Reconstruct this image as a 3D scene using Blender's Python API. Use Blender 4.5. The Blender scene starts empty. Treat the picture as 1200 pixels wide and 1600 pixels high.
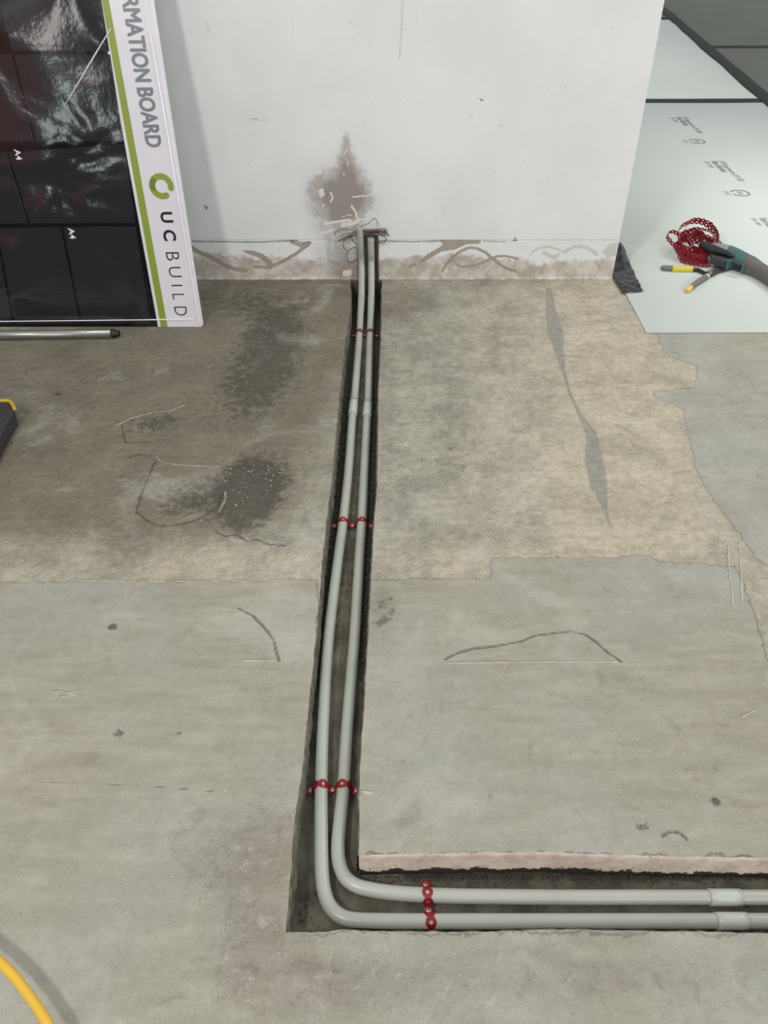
import bpy, math, random
import numpy as np
from mathutils import Vector, Matrix, noise as mnoise

random.seed(7)
RNG = np.random.RandomState(7)
SC = bpy.context.scene
COL = SC.collection

# ------------------------------------------------------------------ camera
H = 1.35
FPX = 1260.0
PITCH = math.radians(39.58)
cam_d = bpy.data.cameras.new('camera')
cam = bpy.data.objects.new('camera', cam_d)
COL.objects.link(cam)
cam.location = (0, 0, H)
cam.rotation_euler = (math.pi / 2 - PITCH, 0, 0)
cam_d.sensor_fit = 'VERTICAL'
cam_d.sensor_height = 24.0
cam_d.lens = FPX / 1600.0 * 24.0
cam_d.clip_start = 0.02
cam_d.clip_end = 60
SC.camera = cam

# ------------------------------------------------------------------ light
SC.view_settings.view_transform = 'Standard'
SC.view_settings.look = 'None'
SC.view_settings.gamma = 1
SC.view_settings.use_curve_mapping = False
SC.view_settings.exposure = 0.12
world = bpy.data.worlds.new('world')
SC.world = world
world.use_nodes = True
world.node_tree.nodes['Background'].inputs[0].default_value = (0.97, 0.985, 1.0, 1)
world.node_tree.nodes['Background'].inputs[1].default_value = 0.66


def area(name, loc, target, size, power, color=(1, 1, 1), sy=None):
    l = bpy.data.lights.new(name, 'AREA')
    l.energy = power
    l.color = color
    if sy:
        l.shape = 'RECTANGLE'
        l.size = size
        l.size_y = sy
    else:
        l.size = size
    o = bpy.data.objects.new(name, l)
    COL.objects.link(o)
    o.location = loc
    o.rotation_euler = (Vector(target) - Vector(loc)).to_track_quat('-Z', 'Y').to_euler()
    return o


area('ceiling_lamp_key', (-1.25, -0.6, 2.55), (0.1, 3.0, 0.3), 0.28, 36, (1.0, 0.98, 0.94))
area('fill_behind_camera', (1.6, -3.0, 1.95), (0.3, 3.1, 0.4), 3.4, 95, (0.97, 0.985, 1.0), sy=1.1)  # added fill from behind the camera, brightens wall and pipes
area('board_glint_upper', (-3.2, -3.3, 2.6), (-3.2, 0, 2.5), 0.44, 6, (1.0, 0.95, 0.9), sy=0.62)  # added lamp that makes the upper highlight in the board
area('board_glint_lower', (-3.07, -3.3, 1.78), (-3.0, 0, 1.7), 0.32, 3, (0.85, 1.0, 0.95), sy=0.4)  # added greenish lamp for the lower highlight in the board
area('fill_right', (2.9, 2.9, 3.0), (1.7, 3.4, 0), 1.0, 46, (1.0, 0.99, 0.96))  # added fill over the right side to brighten the sheets


# ------------------------------------------------------------------ geometry of the view, used to measure the place
def ray(px, py):
    cx = (px - 600) / FPX
    cy = (800 - py) / FPX
    f = Vector((0, math.cos(PITCH), -math.sin(PITCH)))
    u = Vector((0, math.sin(PITCH), math.cos(PITCH)))
    return Vector((1, 0, 0)) * cx + u * cy + f


def F(px, py, z=0.0):
    r = ray(px, py)
    t = (z - H) / r.z
    return Vector((r.x * t, r.y * t, z))


def W(px, py, Y):
    r = ray(px, py)
    t = Y / r.y
    return Vector((r.x * t, Y, H + r.z * t))


def Fxy(pts, z=0.0):
    return np.array([F(p[0], p[1], z)[:2] for p in pts])


# ------------------------------------------------------------------ object helpers
def lin(c):
    out = []
    for v in c:
        v = v / 255.0
        out.append(v / 12.92 if v <= 0.04045 else ((v + 0.055) / 1.055) ** 2.4)
    return tuple(out) + (1.0,)


def link_mesh(name, me, mat, parent=None, smooth=False):
    o = bpy.data.objects.new(name, me)
    COL.objects.link(o)
    if mat is not None:
        if isinstance(mat, (list, tuple)):
            for m in mat:
                me.materials.append(m)
        else:
            me.materials.append(mat)
    if parent is not None:
        o.parent = parent
    if smooth:
        me.polygons.foreach_set('use_smooth', [True] * len(me.polygons))
    return o


def mesh_obj(name, vs, fs, mat, parent=None, smooth=False, mi=None):
    me = bpy.data.meshes.new(name)
    me.from_pydata([tuple(v) for v in vs], [], [tuple(f) for f in fs])
    me.update()
    o = link_mesh(name, me, mat, parent, smooth)
    if mi is not None:
        me.polygons.foreach_set('material_index', mi)
    return o


def tag(o, label, cat, group=None, kind=None):
    o['label'] = label
    o['category'] = cat
    if group:
        o['group'] = group
    if kind:
        o['kind'] = kind
    return o


def empty(name, loc=(0, 0, 0)):
    o = bpy.data.objects.new(name, None)
    o.empty_display_size = 0.05
    COL.objects.link(o)
    o.location = loc
    return o


def struct(o):
    o['kind'] = 'structure'
    return o


class MB:
    def __init__(self):
        self.v = []
        self.f = []

    def add(self, vs, fs):
        b = len(self.v)
        self.v += [Vector(v) for v in vs]
        self.f += [tuple(i + b for i in f) for f in fs]

    def box(self, c, s, rot=None):
        c = Vector(c)
        vs = []
        for x in (-1, 1):
            for y in (-1, 1):
                for z in (-1, 1):
                    p = Vector((x * s[0] / 2, y * s[1] / 2, z * s[2] / 2))
                    if rot is not None:
                        p = rot @ p
                    vs.append(c + p)
        self.add(vs, [(0, 1, 3, 2), (4, 6, 7, 5), (0, 4, 5, 1), (2, 3, 7, 6), (0, 2, 6, 4), (1, 5, 7, 3)])

    def build(self, name, mat, parent=None, smooth=False, bevel=0):
        o = mesh_obj(name, self.v, self.f, mat, parent, smooth)
        if bevel:
            m = o.modifiers.new('bevel', 'BEVEL')
            m.width = bevel
            m.segments = 3
            m.limit_method = 'ANGLE'
        return o


def catmull(pts, n=8):
    P = [Vector(p) for p in pts]
    P = [P[0] * 2 - P[1]] + P + [P[-1] * 2 - P[-2]]
    out = []
    for i in range(1, len(P) - 2):
        a, b, c, d = P[i - 1], P[i], P[i + 1], P[i + 2]
        for k in range(n):
            t = k / n
            out.append(0.5 * ((2 * b) + (c - a) * t + (2 * a - 5 * b + 4 * c - d) * t * t + (3 * b - a - 3 * c + d) * t ** 3))
    out.append(P[-2].copy())
    return out


def frames(path, up=Vector((0, 0, 1))):
    T = []
    n = len(path)
    for i in range(n):
        a = path[max(0, i - 1)]
        b = path[min(n - 1, i + 1)]
        d = (b - a)
        T.append(d.normalized() if d.length > 1e-9 else (T[-1] if T else Vector((1, 0, 0))))
    N = []
    ref = up - T[0] * up.dot(T[0])
    if ref.length < 1e-3:
        ref = Vector((1, 0, 0)) - T[0] * T[0].x
    N.append(ref.normalized())
    for i in range(1, n):
        v = N[-1] - T[i] * N[-1].dot(T[i])
        N.append(v.normalized())
    return T, N


def tube_geo(path, rad, seg=16, cap=True, hollow=0.0, sx=1.0):
    """rad: float or list"""
    T, N = frames(path)
    vs, fs = [], []
    n = len(path)
    for i in range(n):
        B = T[i].cross(N[i])
        r = rad[i] if isinstance(rad, (list, tuple)) else rad
        for k in range(seg):
            a = 2 * math.pi * k / seg
            vs.append(path[i] + N[i] * (math.cos(a) * r) + B * (math.sin(a) * r * sx))
    for i in range(n - 1):
        for k in range(seg):
            k2 = (k + 1) % seg
            fs.append((i * seg + k, i * seg + k2, (i + 1) * seg + k2, (i + 1) * seg + k))
    if cap:
        if hollow > 0:
            for end, i, s in ((0, 0, 1), (1, n - 1, -1)):
                b = len(vs)
                B = T[i].cross(N[i])
                r = (rad[i] if isinstance(rad, (list, tuple)) else rad) - hollow
                for dep in (0, 0.03):
                    for k in range(seg):
                        a = 2 * math.pi * k / seg
                        vs.append(path[i] + T[i] * (dep * s) + N[i] * (math.cos(a) * r) + B * (math.sin(a) * r))
                o0 = i * seg
                for k in range(seg):
                    k2 = (k + 1) % seg
                    fs.append((o0 + k, o0 + k2, b + k2, b + k) if end else (o0 + k2, o0 + k, b + k, b + k2))
                    fs.append((b + k, b + k2, b + seg + k2, b + seg + k) if end else (b + k2, b + k, b + seg + k, b + seg + k2))
        else:
            fs.append(tuple(range(seg - 1, -1, -1)))
            fs.append(tuple((n - 1) * seg + k for k in range(seg)))
    return vs, fs


def tube(name, path, rad, mat, parent=None, seg=16, hollow=0.0, sx=1.0):
    v, f = tube_geo(path, rad, seg, True, hollow, sx)
    return mesh_obj(name, v, f, mat, parent, True)


# ------------------------------------------------------------------ node helpers
class NT:
    def __init__(self, name):
        self.m = bpy.data.materials.new(name)
        self.m.use_nodes = True
        self.t = self.m.node_tree
        self.b = self.t.nodes['Principled BSDF']
        self.co = None

    def n(self, typ, **kw):
        x = self.t.nodes.new(typ)
        for k, v in kw.items():
            setattr(x, k, v)
        return x

    def set(self, sock, v):
        if hasattr(v, 'is_linked') or hasattr(v, 'links'):
            self.t.links.new(v, sock)
        else:
            sock.default_value = v

    def obj(self):
        if self.co is None:
            self.co = self.n('ShaderNodeTexCoord').outputs['Object']
        return self.co

    def map(self, scale=(1, 1, 1), rot=(0, 0, 0), loc=(0, 0, 0)):
        x = self.n('ShaderNodeMapping')
        self.t.links.new(self.obj(), x.inputs['Vector'])
        x.inputs['Scale'].default_value = scale
        x.inputs['Rotation'].default_value = rot
        x.inputs['Location'].default_value = loc
        return x.outputs[0]

    def noise(self, scale, detail=4, rough=0.55, vec=None, dist=0.0):
        x = self.n('ShaderNodeTexNoise')
        x.inputs['Scale'].default_value = scale
        x.inputs['Detail'].default_value = detail
        x.inputs['Roughness'].default_value = rough
        x.inputs['Distortion'].default_value = dist
        self.t.links.new(vec if vec is not None else self.obj(), x.inputs['Vector'])
        return x.outputs['Fac']

    def voro(self, scale, feature='F1', out='Distance', vec=None):
        x = self.n('ShaderNodeTexVoronoi', feature=feature)
        x.inputs['Scale'].default_value = scale
        self.t.links.new(vec if vec is not None else self.obj(), x.inputs['Vector'])
        return x.outputs[out]

    def wave(self, scale, dist=2, vec=None, dscale=1.0):
        x = self.n('ShaderNodeTexWave')
        x.inputs['Scale'].default_value = scale
        x.inputs['Distortion'].default_value = dist
        x.inputs['Detail Scale'].default_value = dscale
        self.t.links.new(vec if vec is not None else self.obj(), x.inputs['Vector'])
        return x.outputs['Fac']

    def attr(self, name):
        x = self.n('ShaderNodeAttribute', attribute_name=name)
        return x.outputs['Fac']

    def math(self, op, a, b=0.0, c=None, clamp=False):
        x = self.n('ShaderNodeMath', operation=op)
        x.use_clamp = clamp
        self.set(x.inputs[0], a)
        self.set(x.inputs[1], b)
        if c is not None:
            self.set(x.inputs[2], c)
        return x.outputs[0]

    def rng(self, v, a, b, c=0.0, d=1.0, smooth=True):
        x = self.n('ShaderNodeMapRange')
        if smooth:
            x.interpolation_type = 'SMOOTHSTEP'
        self.set(x.inputs[0], v)
        for i, k in enumerate((a, b, c, d)):
            self.set(x.inputs[i + 1], k)
        return x.outputs[0]

    def mix(self, f, a, b, mode='MIX'):
        x = self.n('ShaderNodeMix', data_type='RGBA', blend_type=mode)
        self.set(x.inputs[0], f)
        self.set(x.inputs[6], a)
        self.set(x.inputs[7], b)
        return x.outputs[2]

    def bump(self, h, strength=0.3, dist=0.002, normal=None):
        x = self.n('ShaderNodeBump')
        self.set(x.inputs['Strength'], strength)
        x.inputs['Distance'].default_value = dist
        self.t.links.new(h, x.inputs['Height'])
        if normal is not None:
            self.t.links.new(normal, x.inputs['Normal'])
        return x.outputs[0]

    def fin(self, color=None, rough=None, normal=None, metal=None, spec=None, coat=None):
        i = self.b.inputs
        for k, v in (('Base Color', color), ('Roughness', rough), ('Normal', normal), ('Metallic', metal),
                     ('Specular IOR Level', spec), ('Coat Weight', coat)):
            if v is not None:
                self.set(i[k], v)
        return self.m


def plain(name, rgb, rough=0.5, metal=0.0, var=0.12, scale=30, bump=0.1, bscale=200, spec=0.5, coat=0.0):
    n = NT(name)
    c = lin(rgb)
    d = tuple(x * (1 - var) for x in c[:3]) + (1,)
    e = tuple(min(1, x * (1 + var)) for x in c[:3]) + (1,)
    col = n.mix(n.noise(scale), d, e)
    nm = n.bump(n.noise(bscale, 3), bump, 0.001)
    return n.fin(col, rough, nm, metal, spec, coat)


# ------------------------------------------------------------------ distance fields (for stains, cracks and patches with a shape of their own)
def seg_dist(P, a, b):
    ab = b - a
    L = float((ab ** 2).sum()) + 1e-12
    t = np.clip(((P - a) @ ab) / L, 0, 1)
    return np.sqrt(((P - (a + t[:, None] * ab)) ** 2).sum(1))


def line_dist(P, pts):
    d = np.full(len(P), 9.0)
    for i in range(len(pts) - 1):
        d = np.minimum(d, seg_dist(P, pts[i], pts[i + 1]))
    return d


def poly_sdf(P, pts):
    pts = np.asarray(pts)
    d = np.full(len(P), 9.0)
    inside = np.zeros(len(P), bool)
    n = len(pts)
    for i in range(n):
        a, b = pts[i], pts[(i + 1) % n]
        d = np.minimum(d, seg_dist(P, a, b))
        cond = (a[1] > P[:, 1]) != (b[1] > P[:, 1])
        with np.errstate(divide='ignore', invalid='ignore'):
            xi = (b[0] - a[0]) * (P[:, 1] - a[1]) / (b[1] - a[1] + 1e-12) + a[0]
        inside ^= cond & (P[:, 0] < xi)
    return np.where(inside, d, -d)


def smooth_step(x, a, b):
    t = np.clip((x - a) / (b - a), 0, 1)
    return t * t * (3 - 2 * t)


def set_attr(me, name, arr):
    a = me.attributes.new(name, 'FLOAT', 'POINT')
    a.data.foreach_set('value', np.asarray(arr, dtype=np.float32))


def fnoise(x, s, seed=0.0):
    return mnoise.noise(Vector((x * s, seed, 0.37)))


# ================================================================== STRUCTURE
# ------------------------------------------------------------------ floor with a chased channel
YW = 3.104            # wall face
XE = 0.919            # end of the wall
ZT = -0.062           # channel bottom
L_px = [(447.5, 1459), (451, 1400), (457, 1312), (464, 1257), (472, 1207), (477.5, 1150), (488, 1050), (496, 970), (504, 872), (510, 816),
        (518, 754), (525, 672), (538, 540), (547, 483), (548, 441)]
R_px = [(561, 1336), (561, 1232), (566, 1150), (575, 1000), (578, 940), (582, 860), (586, 800), (589.6, 760), (590.5, 680), (592, 603),
        (595.6, 527), (597, 441)]
Lp = Fxy(L_px)
Rp = Fxy(R_px)
YF0 = float(F(450, 1457)[1])
YB0 = float(F(561, 1336)[1])
yf_pts = Fxy([(450, 1457), (540, 1454), (700, 1457), (880, 1452), (1050, 1455), (1200, 1458), (1500, 1458)])
yb_pts = Fxy([(561, 1336), (700, 1333), (840, 1331), (1000, 1337), (1200, 1340), (1500, 1341)])
jit = lambda t, s, amp, seed: np.array([amp * (fnoise(v, s, seed) + 0.5 * fnoise(v, s * 3.1, seed + 4)) for v in np.atleast_1d(t)])


def xl(y):
    return np.interp(y, Lp[:, 1], Lp[:, 0]) + jit(y, 30, 0.0018, 1.0)


def xr(y):
    return np.interp(y, Rp[:, 1], Rp[:, 0]) + jit(y, 30, 0.0014, 2.0)


def yf(x):
    w = smooth_step(np.atleast_1d(x), -0.155, -0.13)
    return YF0 + w * (np.interp(x, yf_pts[:, 0], yf_pts[:, 1]) - YF0 + jit(x, 25, 0.0018, 3.0))


def yb(x):
    return np.interp(x, yb_pts[:, 0], yb_pts[:, 1]) + jit(x, 25, 0.0016, 5.0)


def grid(X, Y, Z):
    """X,Y,Z arrays (rows, cols) -> verts, faces"""
    r, c = X.shape
    v = np.stack([X.ravel(), Y.ravel(), Z.ravel()], 1)
    idx = np.arange(r * c).reshape(r, c)
    f = np.stack([idx[:-1, :-1].ravel(), idx[:-1, 1:].ravel(), idx[1:, 1:].ravel(), idx[1:, :-1].ravel()], 1)
    return v, f


def np_mesh(name, blocks, mats, smooth=True):
    V, Fc, MI = [], [], []
    b = 0
    for v, f, m in blocks:
        V.append(v)
        Fc.append(f + b)
        MI.append(np.full(len(f), m))
        b += len(v)
    V = np.concatenate(V)
    Fc = np.concatenate(Fc)
    MI = np.concatenate(MI)
    me = bpy.data.meshes.new(name)
    me.vertices.add(len(V))
    me.vertices.foreach_set('co', V.astype(np.float32).ravel())
    me.loops.add(Fc.size)
    me.loops.foreach_set('vertex_index', Fc.astype(np.int32).ravel())
    me.polygons.add(len(Fc))
    me.polygons.foreach_set('loop_start', np.arange(0, Fc.size, 4, dtype=np.int32))
    me.polygons.foreach_set('loop_total', np.full(len(Fc), 4, dtype=np.int32))
    me.update(calc_edges=True)
    o = link_mesh(name, me, mats)
    me.polygons.foreach_set('material_index', MI.astype(np.int32))
    if smooth:
        me.polygons.foreach_set('use_smooth', np.ones(len(Fc), bool))
    me.update()
    return o, V


S = 0.0045
blocks = []
# left of the channel
ys = np.arange(YF0, YW + 0.05, S)
ucoarse = np.array([-4.0, -3.0, -2.2])
u = np.concatenate([ucoarse, np.arange(-1.45, -0.22, S), np.linspace(-0.218, -0.150, 11)])
u = (u - u[0]) / (u[-1] - u[0])
Xl = np.array([xl(y)[0] for y in ys])
XA = -4.0 + (Xl[:, None] + 4.0) * u[None, :]
# keep left part regular
YA = np.repeat(ys[:, None], len(u), 1)
blocks.append(grid(XA, YA, np.zeros_like(XA)) + (0,))
# right of the channel
vv = np.concatenate([np.linspace(0, 1, int((YW + 0.05 - YB0) / S))])
uu = np.concatenate([np.arange(0, 1.62, S), [1.7, 2.0, 2.6, 4.0]])
yr0 = YB0 + (YW + 0.05 - YB0) * vv
Xr = np.array([xr(y)[0] for y in yr0])
fade = np.clip(1 - uu / 0.6, 0, 1)
xbase = Xr[0] + uu
Yb = yb(xbase)
XB = xbase[None, :] + (Xr - Xr[0])[:, None] * fade[None, :]
YB = Yb[None, :] + (YW + 0.05 - Yb)[None, :] * vv[:, None]
blocks.append(grid(XB, YB, np.zeros_like(XB)) + (0,))
# in front of the channel
xs = np.concatenate([[-4, -3, -2, -1.2], np.arange(-0.9, 0.95, S), [1.2, 2, 3, 4.0]])
yy = np.concatenate([[-2.5, -1.0, -0.2], np.arange(0.3, YF0, S), [YF0]])
vv2 = (yy - yy[0]) / (yy[-1] - yy[0])
YFx = yf(xs)
w = np.clip((yy - 0.45) / (YF0 - 0.45), 0, 1)
YC = yy[:, None] + w[:, None] * (YFx - YF0)[None, :]
XC = np.repeat(xs[None, :], len(yy), 0)
blocks.append(grid(XC, YC, np.zeros_like(XC)) + (0,))
# beyond the wall
XD, YD = np.meshgrid(np.linspace(-4, 8, 25), np.linspace(YW + 0.05, 14, 24))
blocks.append(grid(XD, YD, np.zeros_like(XD)) + (0,))


def wall_strip(xy, outward, depth, rnd, seed, mat, lean=0.006):
    """vertical channel side following the rim xy, leaning towards outward"""
    zs = np.array([0, -0.0025, -0.006, -0.014, -0.025, -0.037, -0.048, -depth - 0.006])
    offs = np.array([0, 0.0022, 0.0032, 0.0035, 0.004, 0.0045, 0.005, lean])
    X = np.zeros((len(zs), len(xy)))
    Y = np.zeros_like(X)
    Z = np.zeros_like(X)
    for i, z in enumerate(zs):
        for j, p in enumerate(xy):
            q = rnd * mnoise.noise(Vector((p[0] * 60, p[1] * 60, z * 90 + seed))) * (0 if i == 0 else 1)
            X[i, j] = p[0] + outward[0] * (offs[i] + q)
            Y[i, j] = p[1] + outward[1] * (offs[i] + q)
            Z[i, j] = z
    g = grid(X, Y, Z)
    blocks.append(g + (mat,))


ydense = np.arange(YF0, YW + 0.05, 0.004)
wall_strip([(xl(y)[0], y) for y in ydense], (1, 0), 0.06, 0.003, 1, 1)
ydense = np.arange(float(yb(Xr[0])[0]), YW + 0.05, 0.004)
wall_strip([(xr(y)[0], y) for y in ydense], (-1, 0), 0.06, 0.003, 2, 1)
xd = np.arange(Xr[0], 4.0, 0.004)
wall_strip([(x, yb(x)[0]) for x in xd], (0, -1), 0.06, 0.0016, 3, 2, lean=0.004)
xd = np.arange(-0.156, 4.0, 0.004)
wall_strip([(x, yf(x)[0]) for x in xd], (0, 1), 0.06, 0.002, 4, 1, lean=0.004)
# channel bottom
gx = np.arange(-0.19, 0.04, 0.004)
gy = np.arange(YF0 - 0.02, YW + 0.06, 0.006)
GX, GY = np.meshgrid(gx, gy)
GZ = np.zeros_like(GX)
for i in range(GX.shape[0]):
    for j in range(GX.shape[1]):
        GZ[i, j] = ZT + 0.003 * mnoise.noise(Vector((GX[i, j] * 40, GY[i, j] * 25, 0))) - 0.001
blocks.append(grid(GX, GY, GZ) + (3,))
gx = np.arange(0.036, 4.0, 0.006)
gy = np.arange(YF0 - 0.02, YB0 + 0.02, 0.004)
GX, GY = np.meshgrid(gx, gy)
GZ = np.zeros_like(GX)
for i in range(GX.shape[0]):
    for j in range(GX.shape[1]):
        GZ[i, j] = ZT + 0.003 * mnoise.noise(Vector((GX[i, j] * 40, GY[i, j] * 25, 0))) - 0.001
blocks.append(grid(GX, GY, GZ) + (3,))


# ---- floor material
def floor_material():
    n = NT('screed_floor')
    big = n.noise(1.6, 5, 0.6)
    mid = n.noise(7, 6, 0.62)
    fine = n.noise(45, 5, 0.65)
    grain = n.noise(220, 3, 0.7)
    streaks = n.noise(9, 5, 0.6, n.map((0.7, 3.2, 1), (0, 0, 0.15)))
    ragged = n.math('SUBTRACT', n.noise(38, 6, 0.7), 0.5)
    ragged2 = n.math('SUBTRACT', n.noise(12, 4, 0.6), 0.5)
    rag = n.math('ADD', n.math('MULTIPLY', ragged, 0.045), n.math('MULTIPLY', ragged2, 0.04))
    # rough coat, cool tone then warm tone
    m2 = n.math('ADD', n.math('MULTIPLY', mid, 0.5), n.math('MULTIPLY', n.noise(26, 7, 0.75), 0.5))
    cool = n.mix(n.rng(m2, 0.36, 0.62), lin((139, 136, 123)), lin((168, 164, 150)))
    warm = n.mix(n.rng(m2, 0.36, 0.62), lin((166, 157, 138)), lin((193, 183, 162)))
    wf = n.math('ADD', n.attr('warm'), n.math('MULTIPLY', n.math('SUBTRACT', mid, 0.5), 0.9), clamp=True)
    col = n.mix(wf, cool, warm)
    # smooth levelling compound
    g = n.mix(n.rng(streaks, 0.3, 0.7), lin((147, 142, 127)), lin((165, 160, 145)))
    g = n.mix(n.rng(big, 0.35, 0.65), g, n.mix(n.rng(mid, .3, .7), lin((151, 149, 138)), lin((168, 167, 156))))
    gm = n.rng(n.math('ADD', n.attr('smooth_coat'), n.math('MULTIPLY', rag, 0.7)), -0.002, 0.004)
    col = n.mix(gm, col, g)
    # grey run of levelling compound
    st = n.rng(n.math('ADD', n.attr('run'), n.math('MULTIPLY', rag, 0.25)), -0.001, 0.004)
    col = n.mix(n.math('MULTIPLY', st, 0.8), col, lin((140, 139, 130)))
    # brown ground-in dirt
    df = n.math('ADD', n.attr('dirt'), n.math('MULTIPLY', n.math('SUBTRACT', n.noise(5, 6, 0.66), 0.5), 1.1))
    df = n.math('MULTIPLY', n.rng(df, 0.25, 1.0), 0.85)
    col = n.mix(df, col, n.mix(mid, lin((96, 90, 76)), lin((128, 121, 103))))
    dk = n.rng(n.math('ADD', n.attr('soil'), n.math('MULTIPLY', n.math('SUBTRACT', n.noise(34, 8, 0.8), 0.5), 2.4)), 0.35, 1.0)
    col = n.mix(n.math('MULTIPLY', dk, 0.75), col, lin((82, 79, 70)))
    # light and dark mottles
    spots = n.rng(n.noise(16, 5, 0.72, n.map((1, 1.5, 1))), 0.60, 0.74)
    col = n.mix(n.math('MULTIPLY', spots, 0.28), col, lin((112, 106, 92)))
    lights = n.rng(n.noise(21, 5, 0.75, n.map((1, 1.8, 1), loc=(3, 1, 0))), 0.60, 0.72)
    col = n.mix(n.math('MULTIPLY', lights, 0.3), col, lin((196, 190, 175)))
    pink = n.rng(n.math('ADD', n.attr('pink'), n.math('MULTIPLY', n.math('SUBTRACT', n.noise(13, 5, 0.7), 0.5), 1.4)), 0.5, 1.0)
    col = n.mix(n.math('MULTIPLY', pink, 0.22), col, lin((136, 124, 116)))
    pa_ = n.attr('pink')
    q1 = n.math('MULTIPLY', n.rng(n.noise(34, 8, 0.8, dist=0.8), 0.50, 0.62), pa_)
    col = n.mix(n.math('MULTIPLY', q1, 0.42), col, lin((118, 109, 98)))
    q2 = n.math('MULTIPLY', n.rng(n.noise(40, 8, 0.8, n.map(loc=(4, 4, 1)), dist=0.8), 0.54, 0.64), pa_)
    col = n.mix(n.math('MULTIPLY', q2, 0.42), col, lin((198, 191, 180)))
    # fine grain
    sm2 = n.rng(n.noise(5.5, 8, 0.7, dist=1.3), 0.55, 0.68)
    col = n.mix(n.math('MULTIPLY', sm2, 0.34), col, lin((126, 118, 102)))
    sm3 = n.rng(n.noise(9, 8, 0.72, n.map(loc=(5, 2, 0)), dist=2.0), 0.60, 0.68)
    col = n.mix(n.math('MULTIPLY', sm3, 0.30), col, lin((112, 104, 90)))
    sm4 = n.rng(n.noise(3.2, 6, 0.62, n.map(loc=(1, 7, 0)), dist=0.8), 0.54, 0.68)
    col = n.mix(n.math('MULTIPLY', sm4, 0.35), col, lin((184, 181, 170)))
    tiny = n.rng(n.noise(75, 3, 0.6, n.map((1, 1.3, 1))), 0.70, 0.74)
    col = n.mix(n.math('MULTIPLY', tiny, 0.5), col, lin((98, 90, 78)))
    tinyw = n.rng(n.noise(90, 3, 0.6, n.map((1, 1.3, 1), loc=(9, 4, 0))), 0.71, 0.75)
    col = n.mix(n.math('MULTIPLY', tinyw, 0.6), col, lin((214, 208, 194)))
    gr = n.rng(grain, 0.3, 0.7, 0.84, 1.12, smooth=False)
    fi = n.rng(fine, 0.3, 0.7, 0.84, 1.13, smooth=False)
    comb = n.wave(26, 7, n.map((1, 1, 1), (0, 0, 0.9)), 2.0)
    combm = n.math('MULTIPLY', n.rng(n.noise(5.5, 4), 0.5, 0.60), n.math('SUBTRACT', 1.0, n.math('MULTIPLY', gm, 0.85)))
    mul = n.math('MULTIPLY', gr, fi)
    hs = n.rng(n.noise(14, 6, 0.7, n.map((0.5, 4.5, 1))), 0.3, 0.7, 0.92, 1.07, smooth=False)
    mul = n.math('MULTIPLY', mul, hs)
    mul = n.math('ADD', n.math('MULTIPLY', mul, n.math('SUBTRACT', 1.0, n.math('MULTIPLY', gm, 0.55))), n.math('MULTIPLY', gm, 0.54))
    mul = n.math('MULTIPLY', mul, n.math('SUBTRACT', 1.03, n.math('MULTIPLY', n.math('MULTIPLY', comb, combm), 0.10)))
    cc = n.n('ShaderNodeCombineColor')
    for i in range(3):
        n.t.links.new(mul, cc.inputs[i])
    col = n.mix(1.0, col, cc.outputs[0], 'MULTIPLY')
    # cracks, scratches, pale ridges
    ragf = n.math('MULTIPLY', n.math('SUBTRACT', n.noise(30, 3, 0.6), 0.5), 0.006)
    cr = n.rng(n.math('ADD', n.attr('crack'), ragf), 0.0004, 0.0042, 1.0, 0.0)
    col = n.mix(n.math('MULTIPLY', cr, 0.5), col, lin((84, 78, 66)))
    rd = n.rng(n.math('ADD', n.attr('ridge'), ragf), 0.0008, 0.0045, 1.0, 0.0)
    col = n.mix(n.math('MULTIPLY', rd, 0.55), col, lin((205, 199, 182)))
    # bump
    roughm = n.math('SUBTRACT', 1.0, n.math('MULTIPLY', gm, 0.8))
    h = n.math('ADD', n.math('MULTIPLY', fine, n.math('ADD', n.math('MULTIPLY', roughm, 1.6), 0.5)), n.math('MULTIPLY', grain, 0.35))
    h = n.math('ADD', h, n.math('MULTIPLY', n.math('MULTIPLY', comb, combm), 0.32))
    h = n.math('ADD', h, n.math('MULTIPLY', gm, -0.22))
    h = n.math('ADD', h, n.math('MULTIPLY', cr, -1.4))
    h = n.math('ADD', h, n.math('MULTIPLY', rd, 0.9))
    h = n.math('ADD', h, n.math('MULTIPLY', n.math('MULTIPLY', n.noise(95, 4, 0.8), n.math('MAXIMUM', dk, n.attr('pink'))), 1.5))
    nm = n.bump(h, 1.0, 0.0035)
    rg = n.rng(mid, 0.3, 0.7, 0.62, 0.85)
    return n.fin(col, rg, nm, spec=0.3)


def rim_material():
    n = NT('cut_concrete')
    c = n.mix(n.rng(n.noise(30, 6, 0.7), 0.35, 0.65), lin((92, 89, 76)), lin((134, 130, 115)))
    st = n.rng(n.noise(60, 4, 0.6, n.map((1, 1, 3))), 0.5, 0.75)
    c = n.mix(n.math('MULTIPLY', st, 0.6), c, lin((58, 54, 46)))
    return n.fin(c, 0.9, n.bump(n.noise(120, 5, 0.7), 0.9, 0.003), spec=0.2)


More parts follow.
